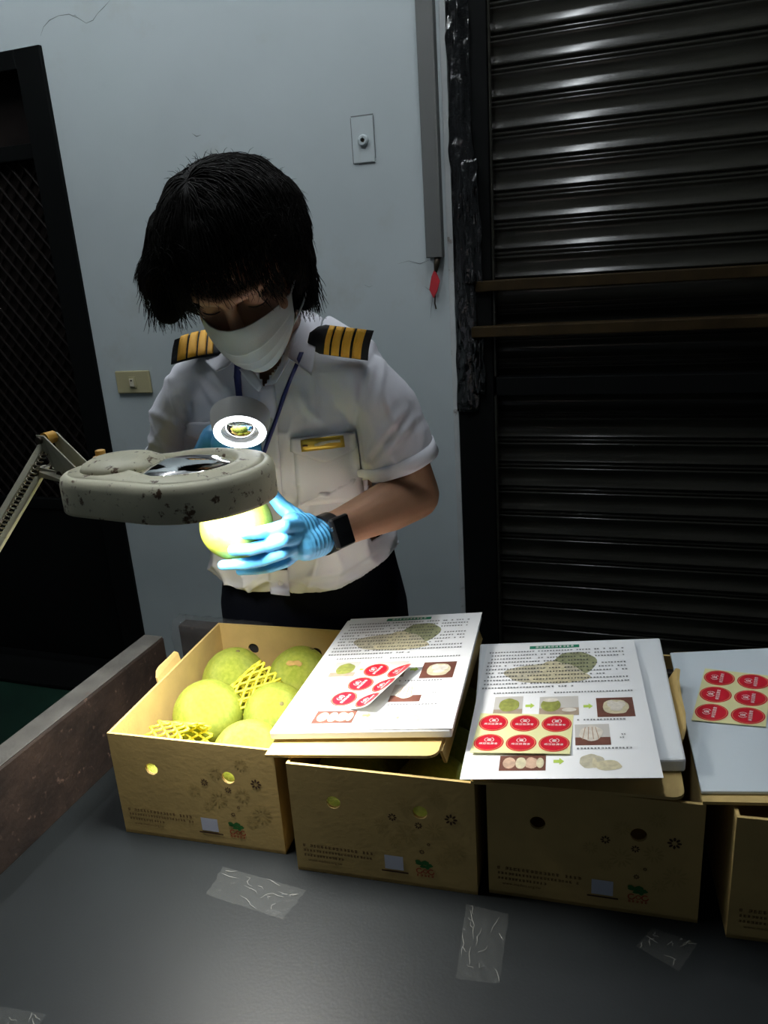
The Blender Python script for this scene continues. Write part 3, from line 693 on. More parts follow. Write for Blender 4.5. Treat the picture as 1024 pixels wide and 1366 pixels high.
def stickers(P, label, cols, rows, W_, H_, back, rotated=False, r=None, mask=None):
    """P(x, y, off) maps metres on the sheet to the place; x to the right, y down."""
    root = thing('sticker_sheet', P(W_/2, H_/2, 0), label, 'sticker sheet', 'sheets of round red stickers')
    nu, nv = 14, 10; K = (nu+1)*(nv+1)
    vs = [P(W_*i/nu, H_*j/nv, k*.0005) for k in (0, 1) for j in range(nv+1) for i in range(nu+1)]; fs = []
    for j in range(nv):
        for i in range(nu):
            a = j*(nu+1)+i; fs.append((a, a+1, a+nu+2, a+nu+1)); fs.append((K+a, K+a+nu+1, K+a+nu+2, K+a+1))
    rim = [i for i in range(nu+1)]+[j*(nu+1)+nu for j in range(1, nv+1)]+[nv*(nu+1)+i for i in range(nu-1, -1, -1)]+[j*(nu+1) for j in range(nv-1, 0, -1)]
    fs += [(rim[i], rim[(i+1) % len(rim)], K+rim[(i+1) % len(rim)], K+rim[i]) for i in range(len(rim))]
    MB().add(vs, fs).build('backing', back, root, smooth='auto')
    cw, ch = W_/cols, H_/rows; r = r or min(cw, ch)*.465
    for a in range(cols):
        for b in range(rows):
            cx, cy = cw*(a+.5), ch*(b+.5)
            def disc(rad, off, hole=0, n=36):
                mb = MB()
                if hole:
                    for i in range(n):
                        t0, t1_ = 2*math.pi*i/n, 2*math.pi*(i+1)/n
                        mb.ngon([P(cx+math.cos(t)*q, cy-math.sin(t)*q, off) for t, q in ((t0, hole), (t0, rad), (t1_, rad), (t1_, hole))])
                else:
                    rr = [0.001, .5, 1]; vs = []; fs = []
                    for q in rr: vs += [P(cx+math.cos(2*math.pi*i/n)*rad*q, cy-math.sin(2*math.pi*i/n)*rad*q, off) for i in range(n)]
                    fs.append(tuple(range(n)))
                    for q in range(2): fs += [(q*n+i, (q+1)*n+i, (q+1)*n+(i+1) % n, q*n+(i+1) % n) for i in range(n)]
                    mb.add(vs, fs)
                return mb
            st = disc(r, .0008).build('sticker', M['st_red'], root)
            disc(r*.93, .0011, r*.89).build('gold_ring', M['st_gold'], st)
            mb = MB(); f = r/.0205
            tr = (lambda x, y: (cx-y, cy-x)) if rotated else (lambda x, y: (cx+x, cy-y))
            mb.add([P(*tr(x*f, (y-.0035)*f), .0012) for x, y in TXT[0]], TXT[1])
            # wheat emblem above the name
            for dx, dy, w_, h_ in ((0, .0085, .0030, .0011), (0, .0068, .0042, .0011), (0, .0050, .0030, .0014), (0, .0036, .0040, .0010)):
                mb.ngon([P(*tr((dx+sx*w_*.75)*f, (dy+sy*h_/2.4)*f), .0012) for sx, sy in ((-1, -1), (1, -1), (1, 1), (-1, 1))])
            for sg in (-1, 1):
                for k in range(6):
                    t0, t1_ = math.radians(-60+k*22), math.radians(-60+k*22+17)
                    mb.ngon([P(*tr(sg*math.cos(t)*q*f, (.006+math.sin(t)*q*.85)*f), .0012) for t, q in ((t0, .0058), (t0, .0068), (t1_, .0068), (t1_, .0058))])
            mb.build('name_print', M['white_ink'], st)
    return root
# --- first lid: white stack with a printed sheet on top, rising to the right with the lid
def Vv(*a): return Vector(a)
Q1 = [atz(468, 826, .818), atz(643, 817, .8445), atz(603, 972, .8465), atz(365, 975, .818)]
n1 = (Q1[1]-Q1[0]).cross(Q1[3]-Q1[0]).normalized(); n1 = -n1 if n1.z < 0 else n1
sh = Vector((-.006, -.003, 0))
Qp = [q-n1*.0135+sh*(1 if i in (0, 3) else .3) for i, q in enumerate(Q1)]
pad(Qp, .0125, 'foam_pad', 'thick white pad on the lid beside the open carton, under the brightly lit sheet', 'foam pad', M['foam'], .0025)
s1, P1 = sheet(Q1, 'brightly lit printed sheet on the stack leaning over the open carton')
# curled sticker sheet lying on it
a0 = P1(.365, .475); a1 = P1(.225, .775); xdir = (P1(.60, .555)-P1(.43, .515)).normalized(); ydir = (a1-a0).normalized()
def Pc(x, y, off):
    b = max(0, x-.036); an = b/.085; lift = .085*(1-math.cos(an)); xx = min(x, .036)+.085*math.sin(an)
    return a0+xdir*xx+ydir*y+n1*(.0016+lift+off)
stickers(Pc, 'sheet of round red stickers curling up on the brightly lit printed sheet', 2, 3, .088, .128, M['st_white'], True)
# --- second lid: pad, flat sheet, yellow sticker sheet
Q2p = [atz(640, 858, .8115), atz(880, 850, .829), atz(915, 1012, .829), atz(628, 1020, .8115)]
_p0, _X, _N = c2[6], c2[4], c2[5]
def on_lid(q, off=.0052): return Vector((q.x, q.y, _p0.z-((q.x-_p0.x)*_N.x+(q.y-_p0.y)*_N.y)/_N.z+off))
tag(MB().hexa([on_lid(q) for q in reversed(Q2p)], [q-Vector((0, 0, .0008)) for q in reversed(Q2p)]).build('foam_pad', M['foam'], None, bevel=.003), 'white foam pad sticking out right of the flat printed sheet', 'foam pad')
Q2 = [atz(650, 862, .8135), atz(845, 854, .8315), atz(885, 1038, .8345), atz(613, 1040, .8130)]
s2, P2 = sheet(Q2, 'printed sheet lying flat in the middle with a yellow sticker sheet on it')
n2 = (Q2[1]-Q2[0]).cross(Q2[3]-Q2[0]).normalized(); n2 = -n2 if n2.z < 0 else n2
def plane_from(Q, corners, W_, H_, lift, warp=0):
    A, B, C, D_ = corners
    def P(x, y, off):
        u, v = x/W_, y/H_; p = lerp(lerp(A, B, u), lerp(D_, C, u), v); return p+n2*(off+lift+warp*v*v)
    return P
def hit_quad(Q, px, py):
    n = (Q[1]-Q[0]).cross(Q[3]-Q[0]).normalized(); d = ray(px, py); t = (Q[0]-CAM).dot(n)/d.dot(n); return CAM+d*t
st2 = [hit_quad(Q2, *q) for q in ((641, 953), (765, 955), (760, 1010), (627, 1008))]
stickers(plane_from(Q2, st2, .123, .090, .0014, .003), 'yellow sheet of six red stickers on the flat middle printed sheet', 3, 2, .123, .090, M['st_back'])
# --- third lid: broad board and rotated sticker sheet
U4, D4 = rot2(3.6); r4 = c3; X4 = r4[4]; p4 = r4[6]; N4 = r4[5]
bq = [p4+X4*(-.006)+D4*.355+N4*.0045, p4+X4*.215+D4*.362+N4*.0045, p4+X4*.225+D4*.016+N4*.0045, p4+X4*.000+D4*.012+N4*.0045]
pad(bq, .005, 'foam_board', 'broad white foam board on the lid at the right edge of the picture', 'foam board', M['foam_blue'], .0015)
bt = [q+N4*.0055 for q in bq]; n2 = N4
st3 = [hit_quad(bt, *q) for q in ((940, 893), (1029, 903), (1021, 971), (922, 962))]
stickers(plane_from(bt, st3, .088, .135, .0012, .0), 'yellow sticker sheet turned sideways on the white board at the right edge', 2, 3, .088, .135, M['st_back'], True, .0205)

# ================================================================== MAGNIFIER LAMP
LT, LB = 1.199, 1.153
lc = Vector((-.530, .806, 0)); la = Vector((.990, .142, 0)).normalized(); lb = Vector((-la.y, la.x, 0))
lamp = thing('magnifier_lamp', (-.90, .47, .772), 'cream enamelled magnifier lamp on a jointed arm, rust-specked, above the open carton', 'lamp')
def lamp_outline(grow=0):
    R, r, d = .099+grow, .066+grow, .112; th = math.asin((R-r)/d) if R > r else 0; pts = []
    a0 = math.pi/2+th      # tangent points on the round end
    for i in range(33): t = -a0+2*a0*i/32; pts.append((R*math.cos(t), R*math.sin(t)))
    for i in range(17): t = a0+(2*math.pi-2*a0)*i/16; pts.append((-d+r*math.cos(t), r*math.sin(t)))
    return pts
LPt = lambda x, y, z: lc+la*x+lb*y+Vector((0, 0, z+.012*x))
out = lamp_outline(); k = len(out); LR = .063; lcx = -.012
mb = MB()
rings = []
for gz, gi in ((LB, 0), (LB+.004, .0), (LT-.012, 0), (LT-.005, -.002), (LT-.0015, -.006), (LT, -.012)):
    rings.append([LPt(x, y, gz) for x, y in lamp_outline(gi)])
mb.loft(rings, cap=False)
# top deck between the rim and the lens opening, with the dished collar round the lens
top = [LPt(x, y, LT) for x, y in lamp_outline(-.012)]
def toward(i, R, z):
    x, y = out[i]; d = math.hypot(x-lcx, y); return LPt(lcx+(x-lcx)/d*R, y/d*R, z)
ring1 = [lerp(top[i], toward(i, LR+.018, LT+.002), .5) for i in range(k)]
ring2 = [toward(i, LR+.014, LT+.0035) for i in range(k)]; ring3 = [toward(i, LR+.007, LT+.005) for i in range(k)]; ring4 = [toward(i, LR, LT+.001) for i in range(k)]; ring5 = [toward(i, LR-.002, LT-.012) for i in range(k)]; ring6 = [toward(i, LR-.001, LT-.016) for i in range(k)]
mb.loft([top, ring1, ring2, ring3, ring4, ring5, ring6], cap=False)
hs = mb.build('housing', M['lamp'], lamp, smooth=True)
mo = hs.modifiers.new('s', 'SOLIDIFY'); mo.thickness = .0022; mo.offset = -1
# raised wiring cover at the arm end
mb = MB(); cov = []
for rr, hh in ((1, -.001), (.92, .007), (.70, .013), (.35, .0155), (.01, .016)):
    cov.append([LPt(-.098+.056*rr*math.cos(t), .004+.050*rr*math.sin(t), LT+hh) for t in [2*math.pi*i/28 for i in range(28)]])
mb.loft(cov).build('wiring_cover', M['lamp'], lamp, smooth=True)
mb = MB(); mb.lathe([(.0001, .0085), (.022, .0072), (.042, .004), (.0605, -.002), (.0605, -.006), (.042, -.011), (.022, -.0135), (.0001, -.0145)], LPt(lcx, 0, LT), (0, 0, 1), 48)
mb.build('lens', M['glass'], lamp, smooth=True)
mb = MB(); mb.tube([LPt(lcx+.074*math.cos(t), .074*math.sin(t), LB+.030) for t in [2*math.pi*i/40 for i in range(40)]], .0085, 10, closed=True)
mb.build('ring_tube', M['ring'], lamp, smooth=True)
mb = MB()
mb.lathe([(.0095, 0), (.0105, .003), (.0105, .006), (.0065, .0065), (.0065, .014), (.004, .015)], LPt(-.146, .034, LT+.001), (0, 0, 1), 14)
mb.build('knob', M['amber'], lamp, smooth='auto')
mb = MB(); mb.ell(LPt(-.080, -.010, LT+.0135), (.010, .014, .004)); mb.build('clear_sticker', M['tape'], lamp, smooth=True)
ld_ = bpy.data.lights.new('lamp_light', 'AREA'); ld_.shape = 'DISK'; ld_.size = .15; ld_.energy = RING_POWER; ld_.color = (1, .98, .93); ld_.spread = math.radians(130)
lo_ = bpy.data.objects.new('lamp_light', ld_); COL.objects.link(lo_); lo_.parent = lamp; lo_.location = LPt(lcx, 0, LB+.010)-ORG[lamp.name]
# joint bracket and the two pairs of arms
J0 = at(62, 585, .815); J1 = at(58, 627, .815); J2 = at(90, 630, .815); J3 = at(101, 634, .80)
yv = Vector((.12, .99, 0)).normalized()
for s_ in (-1, 1):
    o_ = yv*(.011*s_)
    tri = [J0+Vector((-.006, 0, .007)), J0+Vector((.007, 0, .006)), J3+Vector((.012, 0, .014)), J3+Vector((.012, 0, -.012)), J1+Vector((0, 0, -.007)), J1+Vector((-.006, 0, .003)), J1+Vector((.002, 0, .008)), J2+Vector((-.008, 0, .004)), J2+Vector((-.013, 0, .012))]
    MB().prism([p+o_ for p in tri], yv*.0022).build('bracket_plate', M['arm'], lamp, bevel=.0006)
for J in (J0, J1, J2): MB().tube([J-yv*.0145, J+yv*.0145], .0052, 10).build('bolt', M['bolt'], lamp, smooth='auto')
MB().tube([J0-yv*.004, J0+yv*.012], .0085, 12).build('joint_nut', M['amber'], lamp, smooth='auto')
EL = J0+(at(0, 690, .745)-J0)*2.35; E2 = EL+(J1-J0)
for a, b in ((J0, EL), (J1, E2)):
    dv = (b-a).normalized(); nv_ = dv.cross(yv).normalized()
    rm = Matrix((dv, yv, nv_)).transposed()
    MB().box((a+b)/2, ((b-a).length+.012, .0075, .0105), rm).build('arm_bar', M['arm'], lamp, bevel=.0012)
    mb = MB(); n_ = 150; L_ = (b-a).length*.62
    if a is J0:
        mb.tube([a+dv*(.02+L_*i/n_*1.0)+nv_*(.010+.0045*math.cos(i*1.25))+yv*(.0045*math.sin(i*1.25)) for i in range(n_)], .0011, 5)
        mb.build('spring', M['spring'], lamp, smooth=True)
for s_ in (-1, 1):
    MB().prism([EL+Vector((-.01, 0, .012))+yv*.010*s_, EL+Vector((.012, 0, .010))+yv*.010*s_, E2+Vector((.012, 0, -.012))+yv*.010*s_, E2+Vector((-.012, 0, -.012))+yv*.010*s_], yv*.0022).build('elbow_plate', M['arm'], lamp)
BS = Vector((-.93, .47, .80))
for o_ in (-.012, .012):
    a = (EL+E2)/2+Vector((o_, 0, 0)); b = BS+Vector((o_, 0, .02)); dv = (b-a).normalized(); nv_ = dv.cross(yv).normalized()
    MB().box((a+b)/2, ((b-a).length, .0075, .0105), Matrix((dv, yv, nv_)).transposed()).build('arm_bar', M['arm'], lamp, bevel=.0012)
MB().tube([BS+Vector((0, 0, .03)), BS+Vector((0, 0, -.05))], .009, 12).build('pivot_post', M['arm'], lamp, smooth='auto')
mb = MB(); mb.bx(-.945, -.843, .45, .49, .7732, .783); mb.bx(-.945, -.905, .45, .49, .68, .783); mb.build('clamp', M['arm'], lamp, bevel=.002)

# ================================================================== HAND MAGNIFIER WITH A LIT RING
hm_c = at(320, 575, .945); hn = Vector((.27, -.70, -.66)).normalized()
hm = thing('hand_magnifier', hm_c, 'white hand magnifier with a lit ring held in the gloved hand before the shirt', 'magnifying glass')
mb = MB(); mb.lathe([(.0275, -.001), (.0275, .012), (.031, .022), (.0405, .030), (.0425, .028), (.0420, .018), (.0385, .004), (.0370, -.002), (.0275, -.002)], hm_c, -hn, 48, cap=False)
mb.build('rim', M['white_plastic'], hm, smooth='auto')
mb = MB(); mb.lathe([(.0268, .0015), (.0365, .0012), (.0365, .0030), (.0268, .0035), (.0268, .0015)], hm_c, hn, 48, cap=False); mb.build('led_ring', M['led'], hm, smooth='auto')
mb = MB(); mb.lathe([(.0001, .006), (.014, .0045), (.0272, -.001), (.0272, -.003), (.014, -.0085), (.0001, -.010)], hm_c-hn*.004, hn, 40); mb.build('lens', M['glass'], hm, smooth=True)
h_up = (Vector((0, 0, 1))-hn*hn.z).normalized(); h_sd = h_up.cross(hn).normalized()
hdir = (-h_up*.95-h_sd*.10-hn*.25).normalized()
ha = hm_c+hdir*.034-hn*.010; hb = ha+hdir*.115
mb = MB(); mb.tube([ha, lerp(ha, hb, .12), lerp(ha, hb, .25), lerp(ha, hb, .8), hb], [.013, .0125, .0105, .0125, .010], 16)
mb.build('handle', M['white_plastic'], hm, smooth='auto')
mb = MB(); mb.ell(ha+hn*.012+hdir*.004, .0032); mb.build('switch', M['steel'], hm, smooth=True)

# ================================================================== POMELO IN THE HAND
PC = at(316, 701, .920); PR = .0525
pomelo(PC, PR, 'brightly lit yellow pomelo held in the blue glove under the lamp', (-.2, .3, .9), 2, 'pomelo held up for inspection')

# ================================================================== THE INSPECTOR
person = thing('person', (-.615, 1.31, 0), 'person in white uniform shirt, mask and blue gloves inspecting a pomelo', 'person')
# head frame: bent down and a little to the side
pit = math.radians(46); rol = math.radians(9)
hz_ = Vector((.25, -.968, 0)).normalized()
HF = hz_*math.cos(pit)-Vector((0, 0, 1))*math.sin(pit); HU0 = hz_*math.sin(pit)+Vector((0, 0, 1))*math.cos(pit)
HX0 = HU0.cross(HF).normalized()
HU = HU0*math.cos(rol)-HX0*math.sin(rol); HX = HX0*math.cos(rol)+HU0*math.sin(rol)
HC = at(315, 346, .985)
HM = Matrix((HX, HF, HU)).transposed()
def hl(x, f_, u): return HC+HX*x+HF*f_+HU*u
def tol(p): d = p-HC; return d.dot(HX), d.dot(HF), d.dot(HU)
# skeleton of the arms
shL = at(490, 492, 1.145); shR = at(247, 505, 1.145)
elL = at(553, 660, 1.185); wrL = at(426, 716, .966)
elR = at(238, 648, 1.215); wrR = at(270, 628, 1.03)
neckb = Vector((-.578, 1.150, 1.300))
# fingers of the hand on the pomelo: points on or just off the peel
def peel(px, py, off):
    d = ray(px, py).normalized(); oc = CAM-PC; b = oc.dot(d); c = oc.length_squared-(PR*1.02+off)**2; q = b*b-c
    if q <= 0:                         # beyond the edge: closest approach pushed out to the surface
        p = CAM+d*(-b); return PC+(p-PC).normalized()*max((p-PC).length, PR+off)
    return CAM+d*(-b-math.sqrt(q))
FG = .0078
idx = [at(396, 702, .925), at(380, 702, .893), peel(361, 707, FG+.004), peel(344, 711, FG), peel(326, 712, FG-.001)]
mid = [at(396, 714, .922), at(378, 720, .890), peel(356, 727, FG+.004), peel(334, 733, FG), peel(311, 734, FG-.001)]
rin = [at(396, 726, .925), at(377, 737, .900), peel(350, 747, FG+.004), peel(326, 752, FG+.001), peel(297, 754, FG+.001)]
pin = [at(398, 734, .935), at(382, 749, .918), at(360, 757, .915), at(340, 760, .925), at(320, 762, .935)]
thb = [at(406, 700, .950), at(395, 690, .945), at(377, 677, .945), at(366, 664, .950), at(358, 650, .955)]
CH = ((idx, (.0115, .0098, .0092, .0086, .0072)), (mid, (.0115, .0100, .0094, .0088, .0074)), (rin, (.0112, .0096, .0090, .0082, .0070)), (pin, (.0105, .0085, .0078, .0072, .0062)), (thb, (.0135, .0122, .0110, .0100, .0082)))
def handL(mb, g=0):
    for pts, rad in CH: mb.chain(pts, [r+g for r in rad], 12)
    mb.chain([wrL, at(408, 714, .950), at(392, 712, .930)], [.0255+g, .0265+g, .022+g], 16)
    mb.chain([at(410, 727, .950), at(394, 729, .928)], [.019+g, .018+g]); mb.chain([at(410, 702, .950), at(390, 699, .926)], [.018+g, .0165+g])
# the other hand closes round the handle of the magnifier
hc_ = lerp(ha, hb, .52); hs_ = hdir.cross(hn).normalized()
sgn = 1 if hs_.dot(Vector((-1, 0, 0))) > 0 else -1
hs_ = hs_*sgn                              # points to the left of the picture, where the palm lies
def handR(mb, g=0):
    palm = hc_+hs_*.030-hn*.006
    mb.chain([wrR, palm+hs_*.012-hn*.012, palm], [.025+g, .026+g, .022+g], 16)
    mb.cap(palm-hdir*.026, palm+hdir*.026, .0165+g, .0165+g)
    for k_ in range(4):
        o_ = hdir*(-.030+.0195*k_)
        pts = [palm+o_+hn*.004, hc_+o_+hs_*.020+hn*.017, hc_+o_+hn*.0225, hc_+o_-hs_*.019+hn*.010, hc_+o_-hs_*.018-hn*.010]
        mb.chain(pts, [.0115+g, .0098+g, .0092+g, .0086+g, .0074+g], 12)
    mb.chain([palm-hdir*.020-hn*.010, hc_-hdir*.030-hn*.022+hs_*.008, hc_-hdir*.044-hn*.021-hs_*.006], [.0135+g, .0115+g, .0085+g], 12)
    # knuckles of the fist, seen beside the lens
    mb.ell(palm-hdir*.022+hn*.006, .0185+g)
# ---- body: one skin
bd = MB()
def he(x, f_, u, r, mb=bd): mb.ell(hl(x, f_, u), r, HM, 24, 16)
he(0, -.014, .020, (.073, .090, .085)); he(0, .026, -.045, (.060, .062, .078)); he(0, .058, -.086, (.030, .026, .024))
for s_ in (-1, 1):
    he(.038*s_, .052, -.042, (.028, .028, .032)); he(.031*s_, .0695, -.004, (.0180, .0125, .0120)); he(.075*s_, -.008, -.022, (.010, .020, .032))
    bd.cap(hl(.010*s_, .0825, .015), hl(.044*s_, .070, .016), .010, .009)
bd.cap(hl(0, .086, .004), hl(0, .103, -.036), .0085, .0115)
bd.chain([hl(0, -.030, -.060), lerp(hl(0, -.020, -.085), neckb, .55), neckb], [.056, .052, .058], 20)
bd.ell((-.585, 1.195, 1.19), (.130, .075, .12)); bd.ell((-.60, 1.25, 1.02), (.140, .09, .16)); bd.ell((-.615, 1.31, .86), (.155, .09, .12))
bd.cap(neckb-Vector((0, 0, .02)), shL+Vector((-.03, 0, -.02)), .040, .036); bd.cap(neckb-Vector((0, 0, .02)), shR+Vector((.03, 0, -.02)), .040, .036)
bd.chain([shL+Vector((-.02, 0, -.02)), lerp(shL, elL, .5), elL, lerp(elL, wrL, .30), lerp(elL, wrL, .7), wrL], [.042, .044, .042, .0415, .031, .0255], 18)
bd.chain([shR+Vector((.02, 0, -.02)), lerp(shR, elR, .5), elR, lerp(elR, wrR, .30), wrR], [.042, .043, .041, .040, .0255], 18)
for s_ in (-1, 1): bd.chain([(-.615+.09*s_, 1.30, .82), (-.615+.095*s_, 1.30, .45), (-.615+.10*s_, 1.32, .10)], [.075, .055, .038], 16); bd.cap((-.615+.10*s_, 1.33, .05), (-.615+.105*s_, 1.21, .03), .035, .026)
handL(bd, -.0018); handR(bd, -.0018)
bme = remesh(bd, .0034, 3, .5)
body = link('body', bme, M['skin'], person, smooth=True)
# ---- gloves
for nm, fn, wr_, nx_ in (('glove', handL, wrL, elL), ('glove', handR, wrR, elR)):
    mb = MB(); fn(mb, .0004)
    cuff = wr_+(nx_-wr_).normalized()*(-.006 if fn is handL else .03)
    mb.chain([wr_+(nx_-wr_).normalized()*-.03, cuff], [.0258, .0278], 20)
    gm = remesh(mb, .0018, 2, .5)
    ax_ = (nx_-wr_).normalized()
    for v in gm.vertices:             # gathered rubber near the cuff
        t = (v.co-wr_).dot(ax_)
        if t > -.042 and (v.co-wr_).length < .07:
            rr = (v.co-wr_)-ax_*t
            if rr.length > 1e-4: v.co += rr.normalized()*(.0011*math.sin(t*900+3*noise.noise(v.co*25))*min(1, (t+.042)*60))
    org = ORG['person']
    link(nm, gm, M['glove'], person, smooth=True)
# ---- watch
wax = (elL-wrL).normalized(); wc = lerp(wrL, elL, .06)
q_ = (CAM-wc).normalized(); wn = (q_-wax*q_.dot(wax)).normalized(); wn = (wn+Vector((.30, 0, -.10))).normalized(); wn = (wn-wax*wn.dot(wax)).normalized(); wv = wax.cross(wn)
wt = MB(); rings = []
for rr, hh in ((.0275, -.011), (.0302, -.0108), (.0302, .0108), (.0278, .011)):
    rings.append([wc+wax*hh+(wn*math.cos(t)+wv*math.sin(t))*rr for t in [2*math.pi*i/36 for i in range(36)]])
wo = wt.loft(rings, cap=False).build('watch_band', M['watch'], person, smooth='auto')
wm = Matrix((wax, wv, wn)).transposed()
wco = MB().box(wc+wn*.0335, (.036, .046, .011), wm).build('watch_case', M['watch'], person, bevel=.0042, seg=4)
MB().box(wc+wn*.0387, (.031, .041, .0012), wm).build('watch_face', M['watch_glass'], wco, bevel=.0005)
MB().tube([wc+wn*.034-wax*.0165-wv*.008, wc+wn*.034-wax*.0192-wv*.008], .0032, 12).build('watch_crown', M['steel'], wco, smooth='auto')

# ---- shirt
sb = MB()
def ringz(z, cx, cy, a, b, n=40, yaw=0):
    pts = []
    for i in range(n):
        t = 2*math.pi*i/n; c, s_ = math.cos(t), math.sin(t); e = 2/2.4
        x = a*math.copysign(abs(c)**e, c); y = b*math.copysign(abs(s_)**e, s_)
        pts.append(Vector((cx+x*math.cos(yaw)-y*math.sin(yaw), cy+x*math.sin(yaw)+y*math.cos(yaw), z)))
    return pts
TORSO = [(.800, -.628, 1.305, .176, .118), (.850, -.622, 1.290, .184, .130), (.90, -.616, 1.272, .184, .132), (.96, -.610, 1.253, .178, .128), (1.03, -.602, 1.230, .170, .121), (1.10, -.596, 1.208, .166, .117),
         (1.17, -.590, 1.188, .166, .112), (1.23, -.585, 1.170, .160, .100), (1.275, -.580, 1.158, .140, .082), (1.305, -.578, 1.150, .105, .068), (1.33, -.577, 1.146, .070, .060)]
sb.loft([ringz(*q) for q in TORSO])
sb.cap(neckb+Vector((.02, 0, -.012)), shL+Vector((-.022, 0, -.012)), .056, .053, 20); sb.cap(neckb+Vector((-.02, 0, -.012)), shR+Vector((.022, 0, -.012)), .056, .053, 20)
for q0, q1 in ((neckb+Vector((.045, .035, .018)), shL+Vector((-.03, .03, .008))), (neckb+Vector((-.045, .035, .018)), shR+Vector((.03, .03, .008)))): sb.cap(q0, q1, .046, .046, 20)
hemL = lerp(shL, elL, .74); hemR = lerp(shR, elR, .80)
sb.chain([shL+Vector((-.020, 0, -.02)), lerp(shL, elL, .3), lerp(shL, elL, .95)], [.054, .0545, .0635], 22)
sb.chain([shR+Vector((.020, 0, -.02)), lerp(shR, elR, .3), lerp(shR, elR, 1.0)], [.054, .054, .058], 22)
sme = remesh(sb, .0042, 6, .5)
bm = bmesh.new(); bm.from_mesh(sme)
def zhem(x):                          # bloused lower edge, lower at the middle front
    K = ((-.84, .872), (-.74, .868), (-.66, .862), (-.60, .868), (-.54, .868), (-.50, .880), (-.46, .900), (-.42, .926))
    for (x0, z0), (x1, z1) in zip(K, K[1:]):
        if x0 <= x <= x1: return z0+(z1-z0)*(x-x0)/(x1-x0)
    return K[0][1] if x < K[0][0] else K[-1][1]
axL = (elL-shL).normalized(); axR = (elR-shR).normalized()
nL = (axL+Vector((.05, .0, .0))).normalized()
def cut(bm, co, no, sel):
    g = [f for f in bm.faces if sel(f.calc_center_median())]
    ge = list({e for f in g for e in f.edges}); gv = list({v for f in g for v in f.verts})
    r = bmesh.ops.bisect_plane(bm, geom=gv+ge+g, plane_co=co, plane_no=no, clear_outer=False)
    dele = [f for f in bm.faces if (f.calc_center_median()-co).dot(no) > 0 and sel(f.calc_center_median())]
    bmesh.ops.delete(bm, geom=dele, context='FACES')
cut(bm, hemL, nL, lambda c: (c-hemL).length < .16 and c.x > -.44+.10*(c.z-1.05))
cut(bm, hemR, axR, lambda c: (c-hemR).length < .16 and c.x < -.735)
cut(bm, neckb+Vector((0, 0, .020)), Vector((.05, -.12, 1)).normalized(), lambda c: c.z > 1.28 and abs(c.x+.578) < .09)
VN = [(330, 470), (351, 514), (374, 484), (388, 440), (360, 430), (335, 440)]
def to_px(p):
    d = p-CAM; z = d.dot(FW); return 512+1024*d.dot(RX)/z, 683-1024*d.dot(UY)/z
def inside(p, poly):
    r = False
    for (x0, y0), (x1, y1) in zip(poly, poly[1:]+poly[:1]):
        if (y0 > p[1]) != (y1 > p[1]) and p[0] < (x1-x0)*(p[1]-y0)/(y1-y0)+x0: r = not r
    return r
bm.normal_update()
bmesh.ops.delete(bm, geom=[f for f in bm.faces if f.calc_center_median().z > 1.22 and f.calc_center_median().y < 1.15 and inside(to_px(f.calc_center_median()), VN)], context='FACES')
# wrinkles
for v in bm.verts:
    c = v.co; n_ = v.normal
    w1 = noise.noise(Vector((c.x*9+c.z*7, c.y*6, c.z*9)))*.0040+noise.noise(Vector((c.x*24+c.z*10, c.y*14, c.z*16-c.x*8)))*.0018
    dL = (c-lerp(shL, elL, .5)); along = dL.dot(axL)
    if c.x > -.46: w1 += .0030*max(0, math.sin((c.x*.75+c.z*.55-c.y*.3)*95+3*noise.noise(c*7)))**3*min(1, max(0, (c.x+.46)*20))
    if c.x < -.72: w1 += .0030*max(0, math.sin((c.z*.9+c.x*.6+c.y*.3)*95+3*noise.noise(c*7)))**3*min(1, max(0, (-.72-c.x)*20))
    if c.z < 1.02: w1 += .0035*noise.noise(Vector((c.x*16, c.y*5, c.z*26)))
    def fold(q, p): return max(0, 1-abs(noise.noise(q))*2.2)**p
    if c.z < 1.20:
        w1 += .0090*fold(Vector((c.x*5+c.z*3.2, c.y*3, c.z*9-c.x*5)), 5)*min(1, (1.20-c.z)*8)
        w1 += .0080*fold(Vector((c.x*13-c.z*5+4, c.y*4, c.z*6)), 5)*min(1, (1.20-c.z)*8)
    w1 += .0040*fold(Vector((c.x*11+c.z*4, c.y*6+3, c.z*4.5)), 6)*min(1, max(.15, (1.27-c.z)*12))
    # arm-hole seam
    for sh_, ax_ in ((shL, axL), (shR, axR)):
        d_ = (c-sh_).dot((ax_+Vector((1 if sh_ is shL else -1, 0, .5))).normalized())
        w1 -= .0035*math.exp(-((d_-.006)/.006)**2)*(1 if (c-sh_).length < .13 else 0)
    v.co = c+n_*w1
